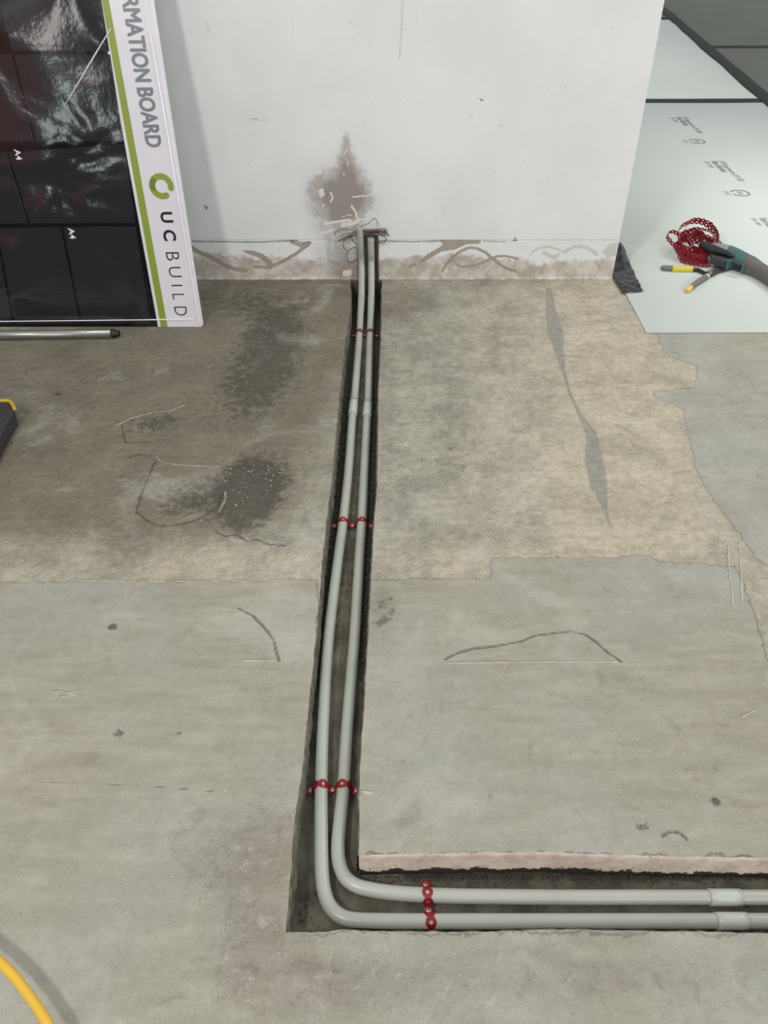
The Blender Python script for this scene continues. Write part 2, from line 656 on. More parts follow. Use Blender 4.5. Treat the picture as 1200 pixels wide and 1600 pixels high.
def pink_material():
    n = NT('pink_screed_edge')
    c = n.mix(n.rng(n.noise(22, 5, 0.65), 0.3, 0.7), lin((186, 166, 153)), lin((214, 199, 185)))
    holes = n.rng(n.noise(110, 3, 0.6), 0.66, 0.72)
    c = n.mix(n.math('MULTIPLY', holes, 0.8), c, lin((66, 52, 46)))
    # broken lower lip where the screed ends above the slab
    sp = n.n('ShaderNodeSeparateXYZ')
    n.t.links.new(n.obj(), sp.inputs[0])
    zz = n.math('ADD', sp.outputs[2], n.math('MULTIPLY', n.math('SUBTRACT', n.noise(26, 6, 0.7), 0.5), 0.05))
    low = n.rng(zz, -0.0470, -0.0440, 1.0, 0.0)
    c = n.mix(low, c, lin((52, 48, 40)))
    return n.fin(c, 0.85, n.bump(n.math('SUBTRACT', n.noise(80, 5, 0.7), n.math('MULTIPLY', low, 2.0)), 0.8, 0.003), spec=0.2)


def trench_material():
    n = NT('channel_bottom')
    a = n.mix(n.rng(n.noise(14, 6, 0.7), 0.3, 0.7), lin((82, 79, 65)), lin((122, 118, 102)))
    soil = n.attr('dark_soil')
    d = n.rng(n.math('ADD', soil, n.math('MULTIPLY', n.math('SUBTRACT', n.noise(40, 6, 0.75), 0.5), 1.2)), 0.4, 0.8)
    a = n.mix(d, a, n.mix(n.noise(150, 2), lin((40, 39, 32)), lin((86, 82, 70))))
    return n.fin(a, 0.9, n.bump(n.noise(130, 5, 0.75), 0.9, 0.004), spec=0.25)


M_floor = floor_material()
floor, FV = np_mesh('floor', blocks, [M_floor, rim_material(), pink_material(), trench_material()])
struct(floor)
P2 = FV[:, :2]
NV = len(P2)
near = (np.abs(P2[:, 0]) < 2.2) & (P2[:, 1] < 3.3) & (P2[:, 1] > 0.2)
Pn = P2[near]


def full(arr, default):
    out = np.full(NV, default, dtype=np.float64)
    out[near] = arr
    return out


# smooth levelling compound (positive inside)
polyA = Fxy([(-400, 911), (90, 908), (300, 907), (470, 905), (497, 905), (497, 1500), (445, 1470), (-400, 1560)])
polyB = Fxy([(560, 905), (620, 905), (700, 904), (765, 903), (767, 872), (975, 869), (1009, 867), (1030, 877), (1097, 880), (1148, 885), (1164, 921),
             (1185, 973), (1193, 1010), (1215, 1060), (1500, 1100), (1500, 1345), (700, 1335), (555, 1340)])
polyC = Fxy([(1027, 524), (1035, 551), (1060, 562), (1089, 572), (1088, 590), (1084, 606), (1019, 611), (1019, 620), (1066, 637), (1076, 683), (1086, 730),
             (1107, 771), (1138, 812), (1180, 870), (1200, 885), (1400, 930), (1400, 505), (1030, 505)])
sA, sB, sC = poly_sdf(Pn, polyA), poly_sdf(Pn, polyB), poly_sdf(Pn, polyC)
front = YF0 - Pn[:, 1]
sm = np.maximum(np.maximum(sA, sB), np.maximum(sC, front))
set_attr(floor.data, 'smooth_coat', full(np.clip(sm, -0.3, 0.3), 0.3))
run = poly_sdf(Pn, Fxy([(852, 450), (852, 476), (854, 518), (869, 559), (890, 621), (916, 683), (913, 719), (921, 761), (937, 787), (949, 818), (962, 830),
                        (952, 807), (950, 780), (948, 740), (934, 678), (911, 647), (893, 616), (884, 580), (882, 554), (881, 518), (869, 482), (862, 450)]))
set_attr(floor.data, 'run', full(np.clip(run, -0.2, 0.2), -0.2))


def blob(px, py, rx, ry, rot=0):
    c = np.array(F(px, py)[:2])
    dx = np.array(F(px + rx, py)[:2]) - c
    dy = np.array(F(px, py - ry)[:2]) - c
    d = Pn - c
    sx = d[:, 0] / np.abs(dx[0])
    sy = d[:, 1] / np.abs(dy[1])
    return np.exp(-(sx ** 2 + sy ** 2))


warm = np.clip(blob(950, 760, 190, 170) * 1.1 + blob(980, 540, 160, 110) * 0.9 + blob(720, 880, 160, 30) * 0.7 + blob(300, 880, 220, 35) * 0.9
               + blob(80, 830, 130, 50) * 0.5 + blob(900, 470, 120, 40) * .35, 0, 1)
set_attr(floor.data, 'warm', full(warm, 0.2))
dirt = (blob(150, 700, 260, 130) * 1.0 + blob(380, 560, 230, 130) * 1.1 + blob(60, 600, 200, 90) * 0.9 + blob(300, 770, 160, 60) * 0.6
        + blob(420, 470, 170, 40) * 0.7 + blob(250, 540, 260, 45) * .6 + blob(690, 470, 130, 25) * 0.45 + blob(600, 940, 40, 60) * 0.5 + blob(20, 770, 120, 60) * 0.35)
set_attr(floor.data, 'dirt', full(np.clip(dirt, 0, 1.2), 0.0))
soil = (blob(400, 750, 60, 40) * 0.9 + blob(385, 790, 40, 45) * 0.9 + blob(400, 600, 70, 60) * 0.75 + blob(430, 520, 60, 40) * 0.75 + blob(240, 660, 60, 25) * 0.5
        + blob(290, 780, 60, 35) * .55 + blob(600, 960, 22, 45) * 0.45 + blob(380, 470, 120, 25) * 0.5 + blob(400, 1400, 40, 60) * .3 + blob(175, 980, 7, 5) * 1.2
        + blob(183, 1147, 12, 8) * .55 + blob(280, 1146, 5, 4) * .8 + blob(700, 720, 90, 40) * .32 + blob(1118, 1252, 8, 8) * .8 + blob(1005, 1292, 10, 6) * .8)
set_attr(floor.data, 'soil', full(np.clip(soil, 0, 1.2), 0.0))
pink = blob(420, 1330, 80, 110) + blob(340, 1350, 60, 50) * .8 + blob(490, 1540, 160, 60) * .8 + blob(20, 1330, 30, 70) * .6 + blob(900, 1530, 420, 60) * .75 + blob(390, 1450, 60, 80) * .7
set_attr(floor.data, 'pink', full(np.clip(pink, 0, 1), 0.0))
cracks = [[(213, 800), (218, 780), (225, 760), (236, 735), (245, 715)], [(213, 800), (232, 815), (250, 822), (275, 820), (300, 815), (325, 803), (340, 790), (348, 768)],
          [(340, 832), (352, 838), (370, 835), (385, 845), (400, 843), (420, 850), (445, 853)], [(345, 730), (380, 728), (450, 730)],
          [(190, 665), (196, 692), (240, 690)], [(200, 715), (215, 710), (235, 712)],
          [(372, 950), (395, 962), (413, 980), (428, 1000), (432, 1020), (436, 1032)],
          [(695, 1030), (715, 1020), (740, 1013), (770, 1010), (792, 1006), (815, 1002), (835, 993), (860, 990), (893, 986), (915, 992), (930, 1002), (950, 1020), (970, 1033)],
          [(862, 926), (878, 933), (905, 948), (930, 962)], [(1034, 1306), (1050, 1298), (1064, 1303), (1074, 1312)], [(956, 630), (968, 630)],
          [(0, 1220), (100, 1223), (230, 1228), (340, 1237)],
          [(30, 1272), (60, 1273)], [(905, 865), (935, 890)]]
cd = np.full(len(Pn), 9.0)
for c in cracks:
    thin = c[0] in ((0, 1220), (155, 1370), (905, 865), (30, 1272), (862, 926), (956, 630))
    cd = np.minimum(cd, line_dist(Pn, Fxy(c)) + (0.0026 if thin else 0))
set_attr(floor.data, 'crack', full(cd, 9.0))
ridges = [[(245, 715), (252, 722), (275, 726), (310, 728), (345, 729)], [(180, 665), (205, 653), (235, 645), (265, 642), (288, 633)],
          [(342, 800), (352, 780), (352, 768)], [(700, 1036), (780, 1035), (860, 1034), (965, 1034)], [(380, 1032), (432, 1032)],
          [(1138, 852), (1140, 890), (1146, 945), (1165, 950)], [(1156, 848), (1160, 940)], [(85, 1080), (105, 1082), (125, 1080)], [(95, 1088), (118, 1086)],
          [(566, 1236), (584, 1238), (570, 1242)], [(700, 490), (720, 497)], [(95, 907), (300, 908), (440, 907)], [(1180, 1110), (1160, 1120)]]
rdist = np.full(len(Pn), 9.0)
for c in ridges:
    rdist = np.minimum(rdist, line_dist(Pn, Fxy(c)))
set_attr(floor.data, 'ridge', full(rdist, 9.0))
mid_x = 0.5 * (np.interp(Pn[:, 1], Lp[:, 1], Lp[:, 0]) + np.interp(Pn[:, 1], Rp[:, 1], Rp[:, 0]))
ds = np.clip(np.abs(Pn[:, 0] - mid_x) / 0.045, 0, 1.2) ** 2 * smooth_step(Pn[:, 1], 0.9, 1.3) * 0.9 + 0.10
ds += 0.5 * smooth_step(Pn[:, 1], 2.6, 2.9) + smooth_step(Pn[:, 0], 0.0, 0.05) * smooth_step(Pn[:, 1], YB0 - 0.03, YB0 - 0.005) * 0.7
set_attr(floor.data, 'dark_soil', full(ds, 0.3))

# ------------------------------------------------------------------ wall
WT = 0.12
xsw = np.concatenate([[-4, -3, -2.2, -1.7], np.arange(-1.3, XE - 0.003, 0.0055), [XE - 0.003, XE]])
zsw = np.concatenate([[-0.07], np.arange(-0.01, 0.150, 0.0045), np.arange(0.150, 0.1745, 0.0016), np.arange(0.176, 1.06, 0.0055), [1.3, 1.8, 2.7]])
WX, WZ = np.meshgrid(xsw, zsw)
WY = np.full_like(WX, YW)
BAND = 0.162
cx0, cx1 = float(W(560, 420, YW)[0]), float(W(590, 420, YW)[0])
for j in range(WX.shape[1]):
    x = xsw[j]
    edge = BAND + 0.0016 * fnoise(x, 40, 8) + 0.0010 * fnoise(x, 160, 3)
    for i in range(WX.shape[0]):
        z = zsw[i]
        if z < edge:
            WY[i, j] += 0.005 + 0.0012 * mnoise.noise(Vector((x * 25, z * 25, 4)))
            if z < edge - 0.0035:
                WY[i, j] -= 0.0035
        jag = 0.003 * fnoise(z, 60, 6)
        top = 0.178 + 0.004 * fnoise(x, 90, 2)
        if cx0 + jag < x < cx1 + jag and z < top:
            WY[i, j] = YW + 0.045
        if z < 0.01:
            WY[i, j] -= max(0, 0.006 * (0.01 - max(z, 0)) / 0.01 * (0.6 + fnoise(x, 50, 9)))
wblocks = [grid(WX, WY, WZ) + (0,)]
# end face, back face, top
zz2 = zsw
EX = np.array([[XE, XE]] * len(zz2))
EY = np.stack([WY[:, -1], np.full(len(zz2), YW + WT)], 1)
EZ = np.repeat(zz2[:, None], 2, 1)
wblocks.append(grid(EX, EY, EZ) + (0,))
BX, BZ = np.meshgrid(np.array([XE, -4.0]), np.array([-0.07, 2.7]))
wblocks.append(grid(BX, np.full_like(BX, YW + WT), BZ) + (0,))


def wall_material():
    n = NT('white_painted_wall')
    cloud = n.noise(3.0, 4, 0.6)
    col = n.mix(n.rng(cloud, 0.3, 0.7), lin((227, 228, 227)), lin((235, 236, 235)))
    scuff = n.rng(n.noise(30, 6, 0.75, n.map((1, 1, 1.4))), 0.70, 0.80)
    col = n.mix(n.math('MULTIPLY', scuff, 0.3), col, lin((170, 165, 158)))
    spk = n.rng(n.noise(120, 2, 0.5), 0.755, 0.78)
    col = n.mix(n.math('MULTIPLY', spk, 0.6), col, lin((110, 105, 100)))
    # lower strip of bare plaster
    lo = n.rng(n.math('ADD', n.attr('plaster'), n.math('MULTIPLY', n.math('SUBTRACT', n.noise(14, 7, 0.75), 0.5), 0.13)), -0.010, 0.010)
    col = n.mix(n.math('MULTIPLY', lo, 0.85), col, n.mix(n.rng(n.noise(16, 7, 0.75), 0.36, 0.64), lin((168, 155, 139)), lin((214, 206, 196))))
    # dust and soot sprayed out of the channel, plus painted shade in the recess
    so = n.attr('soot_and_shade')
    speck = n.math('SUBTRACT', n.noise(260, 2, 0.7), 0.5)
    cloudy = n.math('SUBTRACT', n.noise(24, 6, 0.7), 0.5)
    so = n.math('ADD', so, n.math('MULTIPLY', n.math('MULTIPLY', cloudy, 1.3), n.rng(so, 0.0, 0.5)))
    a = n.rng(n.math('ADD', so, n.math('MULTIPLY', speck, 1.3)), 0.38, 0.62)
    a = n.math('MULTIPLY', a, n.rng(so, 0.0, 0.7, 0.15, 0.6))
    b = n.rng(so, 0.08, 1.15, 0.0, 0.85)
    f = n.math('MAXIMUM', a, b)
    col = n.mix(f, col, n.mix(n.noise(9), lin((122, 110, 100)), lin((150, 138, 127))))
    col = n.mix(n.math('MULTIPLY', n.attr('hole'), 0.62), col, n.mix(n.noise(40, 5, 0.7), lin((58, 54, 48)), lin((98, 92, 84))))  # shade of the recess and channel end put into the colour
    # old adhesive
    rg = n.math('MULTIPLY', n.math('SUBTRACT', n.noise(90, 4, 0.7), 0.5), 0.006)
    gl = n.rng(n.math('ADD', n.attr('glue'), rg), -0.0008, 0.0008)
    col = n.mix(n.math('MULTIPLY', gl, 0.9), col, n.mix(n.noise(25), lin((146, 134, 117)), lin((172, 160, 144))))
    gp = n.rng(n.math('ADD', n.attr('pale_glue'), rg), -0.0008, 0.0008)
    col = n.mix(n.math('MULTIPLY', gp, 0.45), col, lin((172, 164, 154)))
    # white chips and filler
    ch = n.rng(n.math('ADD', n.attr('chip'), rg), -0.0006, 0.0006)
    col = n.mix(n.math('MULTIPLY', ch, 0.9), col, lin((232, 226, 217)))
    dm = n.rng(n.math('ADD', n.attr('mark'), n.math('MULTIPLY', rg, 0.8)), -0.0006, 0.001)
    col = n.mix(n.math('MULTIPLY', dm, 0.7), col, lin((92, 88, 82)))
    pm = n.rng(n.attr('pale_mark'), -0.002, 0.003)
    col = n.mix(n.math('MULTIPLY', pm, 0.30), col, lin((150, 150, 148)))
    h = n.math('ADD', n.math('MULTIPLY', n.noise(60, 5, 0.6), 0.3), n.math('ADD', n.math('MULTIPLY', ch, 0.5), n.math('ADD', n.math('MULTIPLY', gl, 0.5), n.math('MULTIPLY', dm, -0.9))))
    return n.fin(col, 0.6, n.bump(h, 0.5, 0.002), spec=0.3)


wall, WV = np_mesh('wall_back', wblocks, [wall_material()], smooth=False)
struct(wall)
PW = WV[:, [0, 2]]


def Wxz(pts):
    return np.array([(lambda q: (q[0], q[2]))(W(p[0], p[1], YW)) for p in pts])


def wblob(px, py, rx, ry):
    c = Wxz([(px, py), (px + rx, py), (px, py - ry)])
    return np.exp(-(((PW[:, 0] - c[0, 0]) / (c[1, 0] - c[0, 0])) ** 2 + ((PW[:, 1] - c[0, 1]) / (c[2, 1] - c[0, 1])) ** 2))


soot_and_shade = (wblob(536, 312, 27, 38) * 1.0 + wblob(541, 268, 14, 40) * 0.75 + wblob(504, 296, 26, 34) * 0.36 + wblob(520, 325, 50, 62) * 0.46 + wblob(541, 222, 8, 18) * 0.42 + wblob(564, 300, 24, 40) * 0.42
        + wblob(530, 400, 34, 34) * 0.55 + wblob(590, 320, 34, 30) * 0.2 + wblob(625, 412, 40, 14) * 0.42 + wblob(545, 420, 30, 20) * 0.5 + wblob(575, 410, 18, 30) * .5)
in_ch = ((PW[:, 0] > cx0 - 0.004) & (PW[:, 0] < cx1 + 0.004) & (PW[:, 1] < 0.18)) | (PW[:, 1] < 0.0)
soot_and_shade = np.where(in_ch, 1.5, soot_and_shade)  # recess and channel end: painted shade shares the soot mask
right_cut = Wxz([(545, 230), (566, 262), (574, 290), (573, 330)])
set_attr(wall.data, 'soot_and_shade', soot_and_shade)
set_attr(wall.data, 'hole', (((PW[:, 0] > cx0 - 0.004) & (PW[:, 0] < cx1 + 0.004) & (PW[:, 1] < 0.17)) | (PW[:, 1] < -0.003)).astype(float))  # mask for the painted shade in the recess and below floor level
set_attr(wall.data, 'plaster', 0.085 - PW[:, 1] + 0.012 * np.sin(PW[:, 0] * 7))


def glue_field(items):
    d = np.full(len(PW), -0.5)
    for pts, wd in items:
        dd = line_dist(PW, Wxz(pts)) * 1.0
        d = np.maximum(d, wd * 0.00255 - dd)
    return d


glue = glue_field([([(295, 385), (312, 395), (330, 402), (350, 414), (368, 421), (384, 422)], 3.6),
                   ([(398, 417), (415, 418), (433, 413), (448, 405), (462, 397), (474, 388), (483, 381)], 2.6),
                   ([(456, 378), (470, 384), (484, 380)], 2.5),
                   ([(691, 424), (697, 414), (708, 401), (720, 393), (732, 387), (745, 388), (758, 394), (773, 407), (784, 415), (795, 421), (805, 423)], 2.2),
                   ([(706, 403), (712, 412), (720, 417), (730, 417), (748, 413), (763, 406), (775, 401), (788, 400), (800, 402), (810, 405)], 1.8),
                   ([(640, 417), (648, 413)], 2.0)])
wedge = poly_sdf(PW, Wxz([(655, 409), (668, 397), (684, 388), (692, 383), (688, 375), (752, 376), (750, 381), (728, 382), (712, 390), (690, 393), (675, 402), (660, 410)]))
hook = poly_sdf(PW, Wxz([(377, 391), (395, 391.5), (411, 397), (423, 406), (428, 416), (424, 421), (414, 421), (417, 412), (408, 404), (396, 400), (386, 396)]))
glue = np.maximum(np.maximum(glue, wedge), hook)
set_attr(wall.data, 'glue', np.clip(glue, -0.2, 0.2))
pg = glue_field([([(828, 399), (834, 392), (843, 388), (858, 386), (872, 390), (885, 396)], 1.6),
                 ([(885, 392), (900, 385), (915, 387), (926, 392), (933, 398)], 2.6), ([(850, 395), (865, 403), (872, 398)], 3)])
pg = np.maximum(pg, poly_sdf(PW, Wxz([(940, 395), (952, 382), (966, 378), (962, 400), (950, 404)])))
set_attr(wall.data, 'pale_glue', np.clip(pg, -0.2, 0.2))
chip = glue_field([([(520, 235), (524, 250), (528, 264)], 0.9), ([(543, 232), (538, 240), (540, 246), (543, 255), (545, 265)], 0.9), ([(504, 262), (510, 252), (522, 249)], 0.6),
                   ([(487, 272), (488, 280)], 0.9), ([(516, 300), (520, 309), (516, 317)], 1.3), ([(504, 322), (507, 319)], 1.2), ([(537, 271), (538, 274)], 1.2),
                   ([(550, 308), (560, 307), (575, 306), (582, 304)], 1.2), ([(549, 322), (556, 332), (559, 343)], 1.6), ([(507, 350), (530, 346), (548, 344)], 2.0),
                   ([(503, 366), (519, 359)], 2.0), ([(535, 352), (550, 350), (560, 345)], 3.0), ([(560, 342), (575, 345)], 1.4), ([(530, 340), (545, 336), (556, 338)], 0.8),
                   ([(572, 300), (572, 280)], 0.6)])
for q in ([(490, 266), (502, 263), (504, 272), (491, 274)], [(497, 297), (505, 293), (508, 306), (500, 309)], [(535, 423), (549, 421), (549, 431), (536, 432)]):
    chip = np.maximum(chip, poly_sdf(PW, Wxz(q)))
set_attr(wall.data, 'chip', np.clip(chip, -0.2, 0.2))
mark = glue_field([([(319, 322), (325, 325)], 1.5), ([(321, 324), (322, 328)], 1.3), ([(750, 155), (754, 157)], 1.3), ([(745, 153), (746, 154)], 0.5), ([(782, 195), (785, 197)], 1.0),
                   ([(797, 194), (803, 195)], 0.7), ([(766, 207), (768, 209)], 0.6), ([(621, 325), (623, 335)], 0.6), ([(770, 268), (773, 269)], 0.6), ([(734, 180), (738, 184)], 0.5),
                   ([(384, 250), (390, 257)], 0.7), ([(390, 185), (402, 186)], 0.6), ([(804, 371), (807, 376), (802, 376)], 1.2), ([(466, 209), (467, 210)], 0.8),
                   ([(348, 316), (349, 318)], 0.6), ([(608, 69), (610, 71)], 0.6), ([(883, 135), (884, 139)], 0.7), ([(300, 377.5), (400, 378.5), (465, 376.5)], 1.15),
                   ([(592, 377), (640, 378), (690, 377)], 1.0), ([(755, 377), (790, 378)], 0.7), ([(461, 376), (470, 380), (484, 378)], 1.0), ([(714, 183), (715, 184)], 0.6)])
set_attr(wall.data, 'mark', np.clip(mark, -0.2, 0.2))
pm = glue_field([([(456, -5), (457, 30), (458, 88)], 0.6), ([(629, -8), (628, 40), (624, 92)], 1.6), ([(385, 187), (418, 188)], 1.2), ([(672, 358), (688, 338), (700, 318)], 0.5),
                 ([(650, 20), (652, 36)], 1), ([(323, 35), (326, 50)], 1.4), ([(560, 18), (556, 30)], .6)])
set_attr(wall.data, 'pale_mark', np.clip(pm, -0.2, 0.2))

# ------------------------------------------------------------------ unseen wall added behind the camera, openings placed for the board's reflections
def opening_wall():
    Y0 = -3.2
    xs_ = [-6.0, -3.42, -3.22, -3.02, -2.92, -2.6, -0.9, 0.3, 1.1, 2.3, 3.0, 4.2, 6.0]
    zs_ = [0.0, 0.9, 1.58, 1.98, 2.3, 2.9, 3.1]
    holes = {(1, 4), (2, 4), (2, 2), (3, 2), (6, 2), (6, 3), (6, 4), (8, 2), (8, 3), (8, 4), (10, 2), (10, 3), (10, 4)}
    mb_ = MB()
    for i in range(len(xs_) - 1):
        for k in range(len(zs_) - 1):
            if (i, k) in holes:
                continue
            mb_.box(((xs_[i] + xs_[i + 1]) / 2, Y0, (zs_[k] + zs_[k + 1]) / 2), (xs_[i + 1] - xs_[i], 0.15, zs_[k + 1] - zs_[k]))
    n = NT('reflection_wall_tint')
    sp = n.n('ShaderNodeSeparateXYZ')
    n.t.links.new(n.obj(), sp.inputs[0])
    px_ = n.rng(n.math('ADD', sp.outputs[0], n.math('MULTIPLY', n.noise(2.0), 0.6)), -3.30, -3.12, 1.0, 0.0)
    px_ = n.math('MULTIPLY', px_, n.rng(n.math('ADD', sp.outputs[2], n.math('MULTIPLY', n.noise(2.5), 0.5)), 1.5, 1.7))
    c_ = n.mix(px_, lin((70, 69, 68)), lin((210, 128, 112)))  # pink patch added to tint the board's reflection
    m_ = n.fin(c_, 0.9, n.bump(n.noise(30), 0.3, 0.003), spec=0.1)
    return mb_.build('reflection_wall', m_)


struct(opening_wall())

# ================================================================== THINGS
# ------------------------------------------------------------------ floor protection sheets
M_sheet = plain('pale_green_sheet', (212, 219, 211), 0.6, var=0.05, scale=2.0, bump=0.15, bscale=9, spec=0.4)
M_sheet_dark = plain('dark_grey_sheet', (122, 126, 118), 0.8, var=0.12, scale=2.5, bump=0.2, bscale=6, spec=0.15)
M_tape = plain('black_tape', (46, 51, 48), 0.7, var=0.2, scale=20, bump=0.4, bscale=60, spec=0.15)
M_ink = plain('grey_ink', (122, 132, 126), 0.6, var=0.05, bump=0.0)


def sheet(name, pts, z, mat, thick=0.003, amp=0.0, sub=1):
    """thin board laid on the floor; quad given by four floor points, gently uneven"""
    a, b, c, d = [Vector((p[0], p[1], 0)) for p in pts]
    n = sub
    vs = []
    for lay in (0, 1):
        for i in range(n + 1):
            for j in range(n + 1):
                s, t = i / n, j / n
                p = (a * (1 - s) + b * s) * (1 - t) + (d * (1 - s) + c * s) * t
                w_ = amp * (0.5 + mnoise.noise(Vector((p.x * 2.2, p.y * 2.2, 5)))) * min(1, 4 * min(s, 1 - s, t, 1 - t) + .1)
                vs.append((p.x, p.y, z + (thick if lay else 0) + max(0, w_)))
    m = (n + 1) ** 2
    fs = []
    for i in range(n):
        for j in range(n):
            q = (i * (n + 1) + j, (i + 1) * (n + 1) + j, (i + 1) * (n + 1) + j + 1, i * (n + 1) + j + 1)
            fs.append(tuple(k + m for k in q))
            fs.append(tuple(reversed(q)))
    for k in range(n):
        for (p, q) in (((k, 0), (k + 1, 0)), ((k + 1, n), (k, n)), ((0, k + 1), (0, k)), ((n, k), (n, k + 1))):
            i0 = p[0] * (n + 1) + p[1]
            i1 = q[0] * (n + 1) + q[1]
            fs.append((i0, i1, i1 + m, i0 + m))
    return mesh_obj(name, vs, fs, mat, None, True)


f1 = F(1010, 521)
YS = float(F(1100, 159)[1])
xd0 = F(1206, 163)
xd1 = F(1038, 18)


def diag_x(y):
    return xd0.x + (xd1.x - xd0.x) * (y - xd0.y) / (xd1.y - xd0.y)


YT2 = float(F(1150, 75)[1])
YT3 = float(F(1040, 30)[1])
s1 = sheet('floor_protection_sheet', [(f1.x, f1.y), (2.9, f1.y + 0.01), (2.9, YS), (0.955, YS)], 0.001, M_sheet)
tag(s1, 'large pale green printed protection sheet nearest the camera, under the power tool', 'floor sheet', 'floor protection sheets')
s2 = sheet('floor_protection_sheet', [(0.955, YS + 0.004), (diag_x(YS), YS + 0.004), (diag_x(YT3), YT3), (0.955, YT3)], 0.001, M_sheet)
tag(s2, 'pale green triangular looking sheet between the horizontal tape and thick diagonal tape', 'floor sheet', 'floor protection sheets')
s3 = sheet('floor_protection_sheet', [(diag_x(YS) + 0.004, YS + 0.004), (8, YS + 0.004), (8, YT2), (diag_x(YT2) + 0.004, YT2)], 0.001, M_sheet_dark)
tag(s3, 'dark grey sheet right of the diagonal tape, in front of the thin far tape', 'floor sheet', 'floor protection sheets')
s4 = sheet('floor_protection_sheet', [(diag_x(YT2) + 0.004, YT2 + 0.004), (8, YT2 + 0.004), (8, 13.5), (diag_x(13.5), 13.5)], 0.001, M_sheet_dark)
tag(s4, 'dark grey sheet farthest away in the top right corner, beyond the thin tape', 'floor sheet', 'floor protection sheets')
s5 = sheet('floor_protection_sheet', [(0.955, YT3 + 0.004), (diag_x(YT3) + 0.0, YT3 + 0.004), (diag_x(13.5) - 0.004, 13.5), (0.955, 13.5)], 0.001, M_sheet_dark)
tag(s5, 'dark sheet mostly hidden behind the top right end of the white wall', 'floor sheet', 'floor protection sheets')


def tape(a, b, wd, z, label):
    a = Vector((a[0], a[1], 0))
    b = Vector((b[0], b[1], 0))
    d = (b - a).normalized()
    s = Vector((-d.y, d.x, 0))
    n = 60
    mb = []
    fs = []
    sd = random.random() * 50
    for i in range(n + 1):
        p = a.lerp(b, i / n)
        wob = 0.012 * fnoise(i / n * (b - a).length, 1.5, sd)
        for k in range(5):
            o = (k / 4 - 0.5) * wd * (1 + 0.15 * fnoise(i / n * (b - a).length, 4, sd + 3)) + wob
            q = p + s * o
            mb.append((q.x, q.y, z + 0.0006 * (1 + fnoise(i * 0.7 + k * 3.3, 1.0, sd))))
    for i in range(n):
        for k in range(4):
            fs.append((i * 5 + k, (i + 1) * 5 + k, (i + 1) * 5 + k + 1, i * 5 + k + 1))
    o = mesh_obj('floor_tape', mb, fs, M_tape, None, True)
    m = o.modifiers.new('solid', 'SOLIDIFY')
    m.thickness = 0.0005
    tag(o, label, 'tape', 'black tape on the sheet joints')
    return o


tape((0.93, YS), (diag_x(YS) + 0.05, YS + 0.02), 0.11, 0.005, 'straight black tape across the joint behind the printed pale green sheet')
tape((diag_x(4.6), 4.6), (diag_x(12.5), 12.5), 0.11, 0.0065, 'thick black diagonal tape between pale green and dark grey sheets')
tape((diag_x(YT2) - 0.02, YT2 + 0.03), (8, YT2), 0.12, 0.005, 'thin black tape between the two dark grey sheets at top right')
tape((0.95, YT3), (diag_x(YT3) + 0.03, YT3), 0.11, 0.0085, 'short black tape end beside the top right corner of the wall')


# ------------------------------------------------------------------ lettering
def text_geo(s, bold=0.0):
    cu = bpy.data.curves.new('lettering', 'FONT')
    cu.body = s
    cu.offset = bold
    cu.resolution_u = 4
    o = bpy.data.objects.new('tmp', cu)
    COL.objects.link(o)
    dg = bpy.context.evaluated_depsgraph_get()
    dg.update()
    me = bpy.data.meshes.new_from_object(o.evaluated_get(dg))
    vs = np.array([v.co[:] for v in me.vertices])
    fs = [tuple(p.vertices) for p in me.polygons]
    bpy.data.objects.remove(o)
    bpy.data.curves.remove(cu)
    bpy.data.meshes.remove(me)
    return vs, fs


def text_on(name, s, mapper, mat, parent, bold=0.0, spacing=1.0):
    """mapper(u in 0..1 along the text, v in 0..1 up) -> world point"""
    vs, fs = text_geo(s, bold)
    mn, mx = vs.min(0), vs.max(0)
    out = []
    for v in vs:
        out.append(mapper((v[0] - mn[0]) / (mx[0] - mn[0]), (v[1] - mn[1]) / (mx[1] - mn[1])))
    return mesh_obj(name, out, fs, mat, parent)


def floor_text(s, p0, p1, hgt, parent, bold=0.01):
    a = F(*p0)
    b = F(*p1)
    d = b - a
    up = Vector((-d.y, d.x, 0)).normalized() * hgt
    z = Vector((0, 0, 0.0046))
    return text_on('lettering', s, lambda u_, v_: a + d * u_ + up * v_ + z, M_ink, parent, bold)


def stamp(parent, o1, k=1.0):
    """o1: pixel of the first line start"""
    x, y = o1
    floor_text('LPCB approved to LPS 1207', (x, y), (x + 25 * k, y + 25 * k), 0.040, parent)
    floor_text('Flame Retardant', (x - 8 * k, y), (x + 6 * k, y + 13.5 * k), 0.040, parent)
    floor_text('LPS 1207', (x - 16 * k, y + 0.5), (x - 8 * k, y + 8 * k), 0.022, parent)


